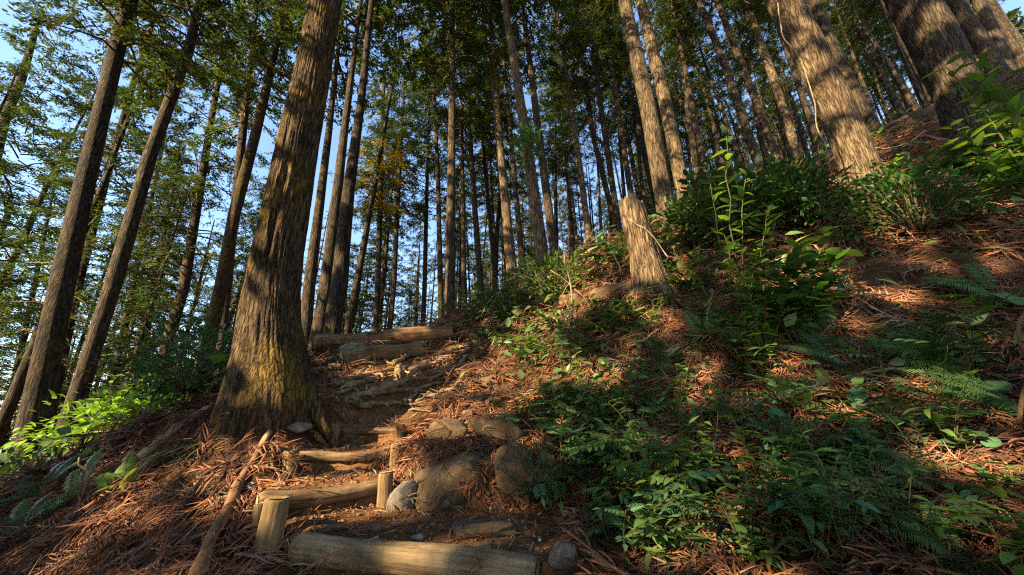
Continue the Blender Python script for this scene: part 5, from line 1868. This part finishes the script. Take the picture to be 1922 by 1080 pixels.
scatter_join('needle_debris', BIT, pos, rot, sc, ch, cc, 'litter', 'broken needles, twigs and dry leaf scraps strewn over path and bank', 'litter')

# soil crumbs and gravel on the treads
CR = []
for k in range(4):
    V, Fc = ICO[1]
    r = np.random.default_rng(k)
    CR.append((V * (1 + 0.3 * r.normal(size=(len(V), 1))) * np.array([1, 0.8, 0.6]), Fc, np.ones((len(V), 3))))
n = 5500
y = rl.uniform(0.9, 6.5, n)
x = np.where(y < 3.8, rl.uniform(np.interp(y, *_XL) - 0.2, np.interp(y, *_XR) + 0.2), np.interp(y, [3.5, 4.5, 5.2, 6.2], [-1.25, -1.3, -1.5, -2.0]) + rl.normal(0, 0.5, n))
nr = gnormal(x, y)
rot = basis(nr, rl.random(n) * 6.28, rl.normal(0, 0.5, n), rl)
sc = rl.uniform(0.003, 0.011, n) * rl.choice([1, 1, 1.6], n)
cc = np.array([[0.15, 0.08, 0.042]]) * rl.uniform(0.6, 1.7, (n, 1))
pos = np.stack([x, y, H(x, y)], -1) + nr * 0.003
scatter_join('path_gravel', CR, pos, rot, sc, rl.integers(0, 4, n), cc, 'crumb', 'crumbs of soil and fine gravel on the trodden path', 'gravel')

# low leafy ground cover between the shrubs: brush strokes of small leaves
LV = [(lance(1, 0.2, 0.25, 0.25, 4)[0], lance(1, 0.2, 0.25, 0.25, 4)[1], np.ones((12, 3))), (lance(1, 0.3, 0.2, 0.15, 4)[0], lance(1, 0.3, 0.2, 0.15, 4)[1], np.ones((12, 3))),
      (lance(1, 0.06, 0.25, 0.5, 5)[0], lance(1, 0.06, 0.25, 0.5, 5)[1], np.ones((15, 3)))]
strokes = [(950, 600, .45, 260), (1000, 570, .5, 320), (1050, 540, .5, 320), (1000, 640, .4, 280), (1060, 620, .4, 260), (920, 650, .3, 120), (1080, 700, .35, 260), (1040, 750, .3, 240), (1120, 760, .35, 300),
           (1180, 720, .35, 240), (1100, 820, .28, 240), (1150, 860, .26, 260), (1200, 840, .28, 240), (1120, 920, .22, 220), (1200, 930, .25, 280), (1260, 960, .25, 300), (1350, 980, .25, 300), (1120, 1000, .2, 220),
           (1200, 1040, .2, 260), (1420, 960, .2, 180), (1460, 1040, .18, 200), (1270, 800, .25, 120), (1350, 620, .35, 200), (1450, 640, .3, 200), (1280, 500, .5, 260), (1350, 430, .6, 320), (1430, 420, .6, 320),
           (1500, 390, .6, 320), (1560, 360, .5, 200), (1230, 470, .5, 200), (1110, 500, .6, 300), (1160, 470, .6, 260), (1750, 330, .6, 260), (1850, 330, .6, 260), (1900, 480, .3, 90), (1780, 730, .25, 110), (1880, 700, .25, 120),
           (1620, 860, .2, 90), (1500, 520, .4, 200), (1560, 600, .3, 120), (600, 640, .4, 160), (640, 620, .5, 200), (560, 640, .6, 200), (870, 620, .4, 140), (1500, 770, .2, 80)]
X, Y, S_, C_ = [], [], [], []
for (u, v, R, m) in strokes:
    p = hit(u, v)
    m = int(m * 0.45)
    X.append(p[0] + rl.normal(0, R * 0.6, m))
    Y.append(p[1] + rl.normal(0, R * 0.6, m))
    dd = math.hypot(p[0], p[1])
    S_.append((0.02 + 0.075 * rl.random(m) ** 1.6) * np.clip(dd / 2.6, 0.7, 1.7))
    C_.append(np.array([[0.06, 0.11, 0.03]]) * rl.uniform(0.45, 1.9, (m, 1)) + np.array([[0.09, 0.05, 0.0]]) * (rl.random((m, 1)) ** 4))
for (x0, x1, y0, y1, m) in ((-14, -3.2, 4.2, 13, 2600), (-4, 2.5, 6.6, 12, 900), (2.5, 9, 6, 10, 900)):
    X.append(rl.uniform(x0, x1, m))
    Y.append(rl.uniform(y0, y1, m))
    S_.append(rl.uniform(0.10, 0.22, m))
    C_.append(np.array([[0.05, 0.10, 0.026]]) * rl.uniform(0.6, 1.8, (m, 1)) + np.array([[0.05, 0.04, 0.0]]) * (rl.random((m, 1)) ** 3))
x, y, sc, cc = np.concatenate(X), np.concatenate(Y), np.concatenate(S_), np.vstack(C_)
keep = (stair_w(x, y) < 0.3) & ~((np.abs(x - np.interp(y, [3.5, 4.5, 5.2, 6.2, 8], [-1.25, -1.3, -1.5, -2.0, -2.3])) < 0.55) & (y > 3.4) & (y < 7))
x, y, sc, cc = x[keep], y[keep], sc[keep], cc[keep]
n = len(x)
nr = gnormal(x, y)
rot = basis(nr, rl.random(n) * 6.28, rl.normal(0.35, 0.4, n), rl)
pos = np.stack([x, y, H(x, y)], -1) + np.array([0, 0, 1.0]) * (rl.random((n, 1)) ** 1.5 * np.clip(sc * 3.2, 0.08, 0.5)[:, None])
scatter_join('ground_cover', LV, pos, rot, sc, rl.choice(3, n, p=[.5, .3, .2]), cc, 'leaf_var', 'low leafy ground cover filling the bank between shrubs', 'ground cover')

# small seedlings that nothing tells apart
for i in range(46):
    u, v = RNG.uniform(980, 1900), RNG.uniform(480, 1060)
    if v < 480 + (1500 - u) * 0.15 and u < 1500:
        v += 120
    p = hit(u, v)
    if stair_w(p[0:1], p[1:2])[0] > 0.1:
        continue
    h = RNG.uniform(0.08, 0.2)
    shrub(p, [p + np.array([RNG.normal(0, .05), RNG.normal(0, .05), h]), p + np.array([RNG.normal(0, .09), RNG.normal(0, .09), h * 0.7])], 'small green seedling growing out of the brown litter on the bank',
          'oval' if i % 2 else 'lance', ('leaf_mid', 'leaf_dark', 'leaf_blue'), 0.06, 6, 0.3, cat='seedling', group='seedlings on the bank', stem_r=0.0025, name='seedling')
# taller mixed plants of the tangle on the middle bank
rw = np.random.default_rng(8)
_wild = 0
while _wild < 92:
    u, v = rw.uniform(930, 1910), rw.uniform(540, 1070)
    if v < 560 and u < 1150 or (u > 1300 and 640 < v < 900 and rw.random() < 0.6):
        continue
    p = hit(u, v)
    if stair_w(p[0:1], p[1:2])[0] > 0.05 or p[1] > 6.5:
        continue
    _wild += 1
    h = rw.uniform(0.16, 0.5)
    k = int(rw.integers(0, 4))
    shp = ('lance', 'pinnate', 'oval', 'lance')[k]
    lean = np.array([-0.5, -0.6, 0]) * h * rw.uniform(0.1, 0.9)
    tips = [p + lean + np.array([rw.normal(0, .09), rw.normal(0, .09), h * rw.uniform(0.6, 1.1)]) for _ in range(int(rw.integers(2, 5)))]
    shrub(p, tips, ('narrow leaved plant in the mixed green tangle on the bank', 'feathery compound leaved plant in the mixed green tangle on the bank', 'oval leaved plant in the mixed green tangle on the bank', 'tiny leaved plant in the mixed green tangle on the bank')[k], shp, (('leaf_mid', 'leaf_dark', 'leaf_blue', 'leaf_bright')[int(rw.integers(4))], 'leaf_mid'),
          (0.085, 0.16, 0.07, 0.055)[k] * rw.uniform(0.8, 1.4), int(rw.integers(8, 15)) if k != 1 else 7, 0.2, cat='plant', group=('narrow', 'feathery', 'oval', 'tiny')[k] + ' leaved plants of the tangle on the bank', stem_r=0.003, name='wild_plant')
# ropey cedar sprays lying on top of the litter close by
RP = []
for k in range(6):
    r = np.random.default_rng(60 + k)
    s = np.linspace(0, 1, 7)[:, None]
    main = np.array([[1.0, 0, 0]]) * s + np.array([[0, r.normal(0, 0.18), -0.12]]) * s * s
    prt = [tube(main, np.linspace(0.016, 0.008, 7), 4, False)]
    for j in range(9):
        f = 0.12 + 0.84 * j / 9
        b0 = np.array([np.interp(f, s[:, 0], main[:, i]) for i in range(3)])
        a = (1 if j % 2 else -1) * r.uniform(0.3, 0.8)
        d0 = np.array([math.cos(a), math.sin(a), r.uniform(-0.05, 0.3)]) * r.uniform(0.25, 0.5)
        s5 = np.linspace(0, 1, 5)[:, None]
        prt.append(tube(b0 + d0 * s5 + np.array([[0.05, -0.12 * math.copysign(1, a), -0.08]]) * s5 * s5, np.array([0.011, 0.018, 0.014, 0.016, 0.004]), 4, False))
    V, fq = join(prt)
    RP.append((V, fq[0], np.clip(1 + 0.2 * r.normal(size=(len(V), 1)), 0.6, 1.5) * np.ones((1, 3))))
n = 1000
x, y = bank_points(n, rl, 0.8, 4.5, -60, 85, 0.0)
nr = gnormal(x, y)
az = np.arctan2(nr[:, 1], nr[:, 0]) + rl.normal(0, 0.8, n)
rot = basis(nr, az, rl.normal(0.02, 0.14, n), rl)
cc = pal[rl.choice(5, n, p=[0.38, 0.22, 0.2, 0.1, 0.1])] * rl.uniform(0.8, 1.25, (n, 1))
pos = np.stack([x, y, H(x, y)], -1) + nr * (0.03 + 0.03 * rl.random((n, 1)))
scatter_join('cedar_sprays', RP, pos, rot, rl.uniform(0.2, 0.38, n), rl.integers(0, 6, n), cc, 'litter', 'ropey dead cedar sprays lying on top of the needle litter', 'litter')
# shrivelled leaves
SH = [lance(1, 0.2, 1.2, 0.9, 6), lance(1, 0.18, -1.0, -0.9, 6)]
_sm = bark_mat('shrivelled leaf', (0.25, 0.18, 0.12), (0.42, 0.33, 0.25), (0.55, 0.46, 0.38), moss_amt=0.1, stretch=(1, 1, 1), fine=6, bump=0.2, dist=0.004)
M['dry'] = _sm
_shm = [mesh_np('dry_leaf', V, Q, _sm, None, True) for V, Q in SH]
for i, (u, v, d) in enumerate([(1545, 905, 1.7), (1552, 930, 1.68), (1540, 955, 1.66), (1530, 985, 1.62), (1548, 1000, 1.6), (1575, 1000, 1.58), (1595, 1005, 1.56), (1560, 1025, 1.55)]):
    p = pt(u, v, d)
    o = put('dry_leaf', _shm[i % 2], None, frame(p, rnd_unit(rl) + np.array([0, 0, -1.2])) @ Matrix.Scale(0.055, 4))
    tag(o, 'curled pale dead leaf hanging on the shrivelled stalk at lower right', 'dead leaf', 'shrivelled leaves at lower right')
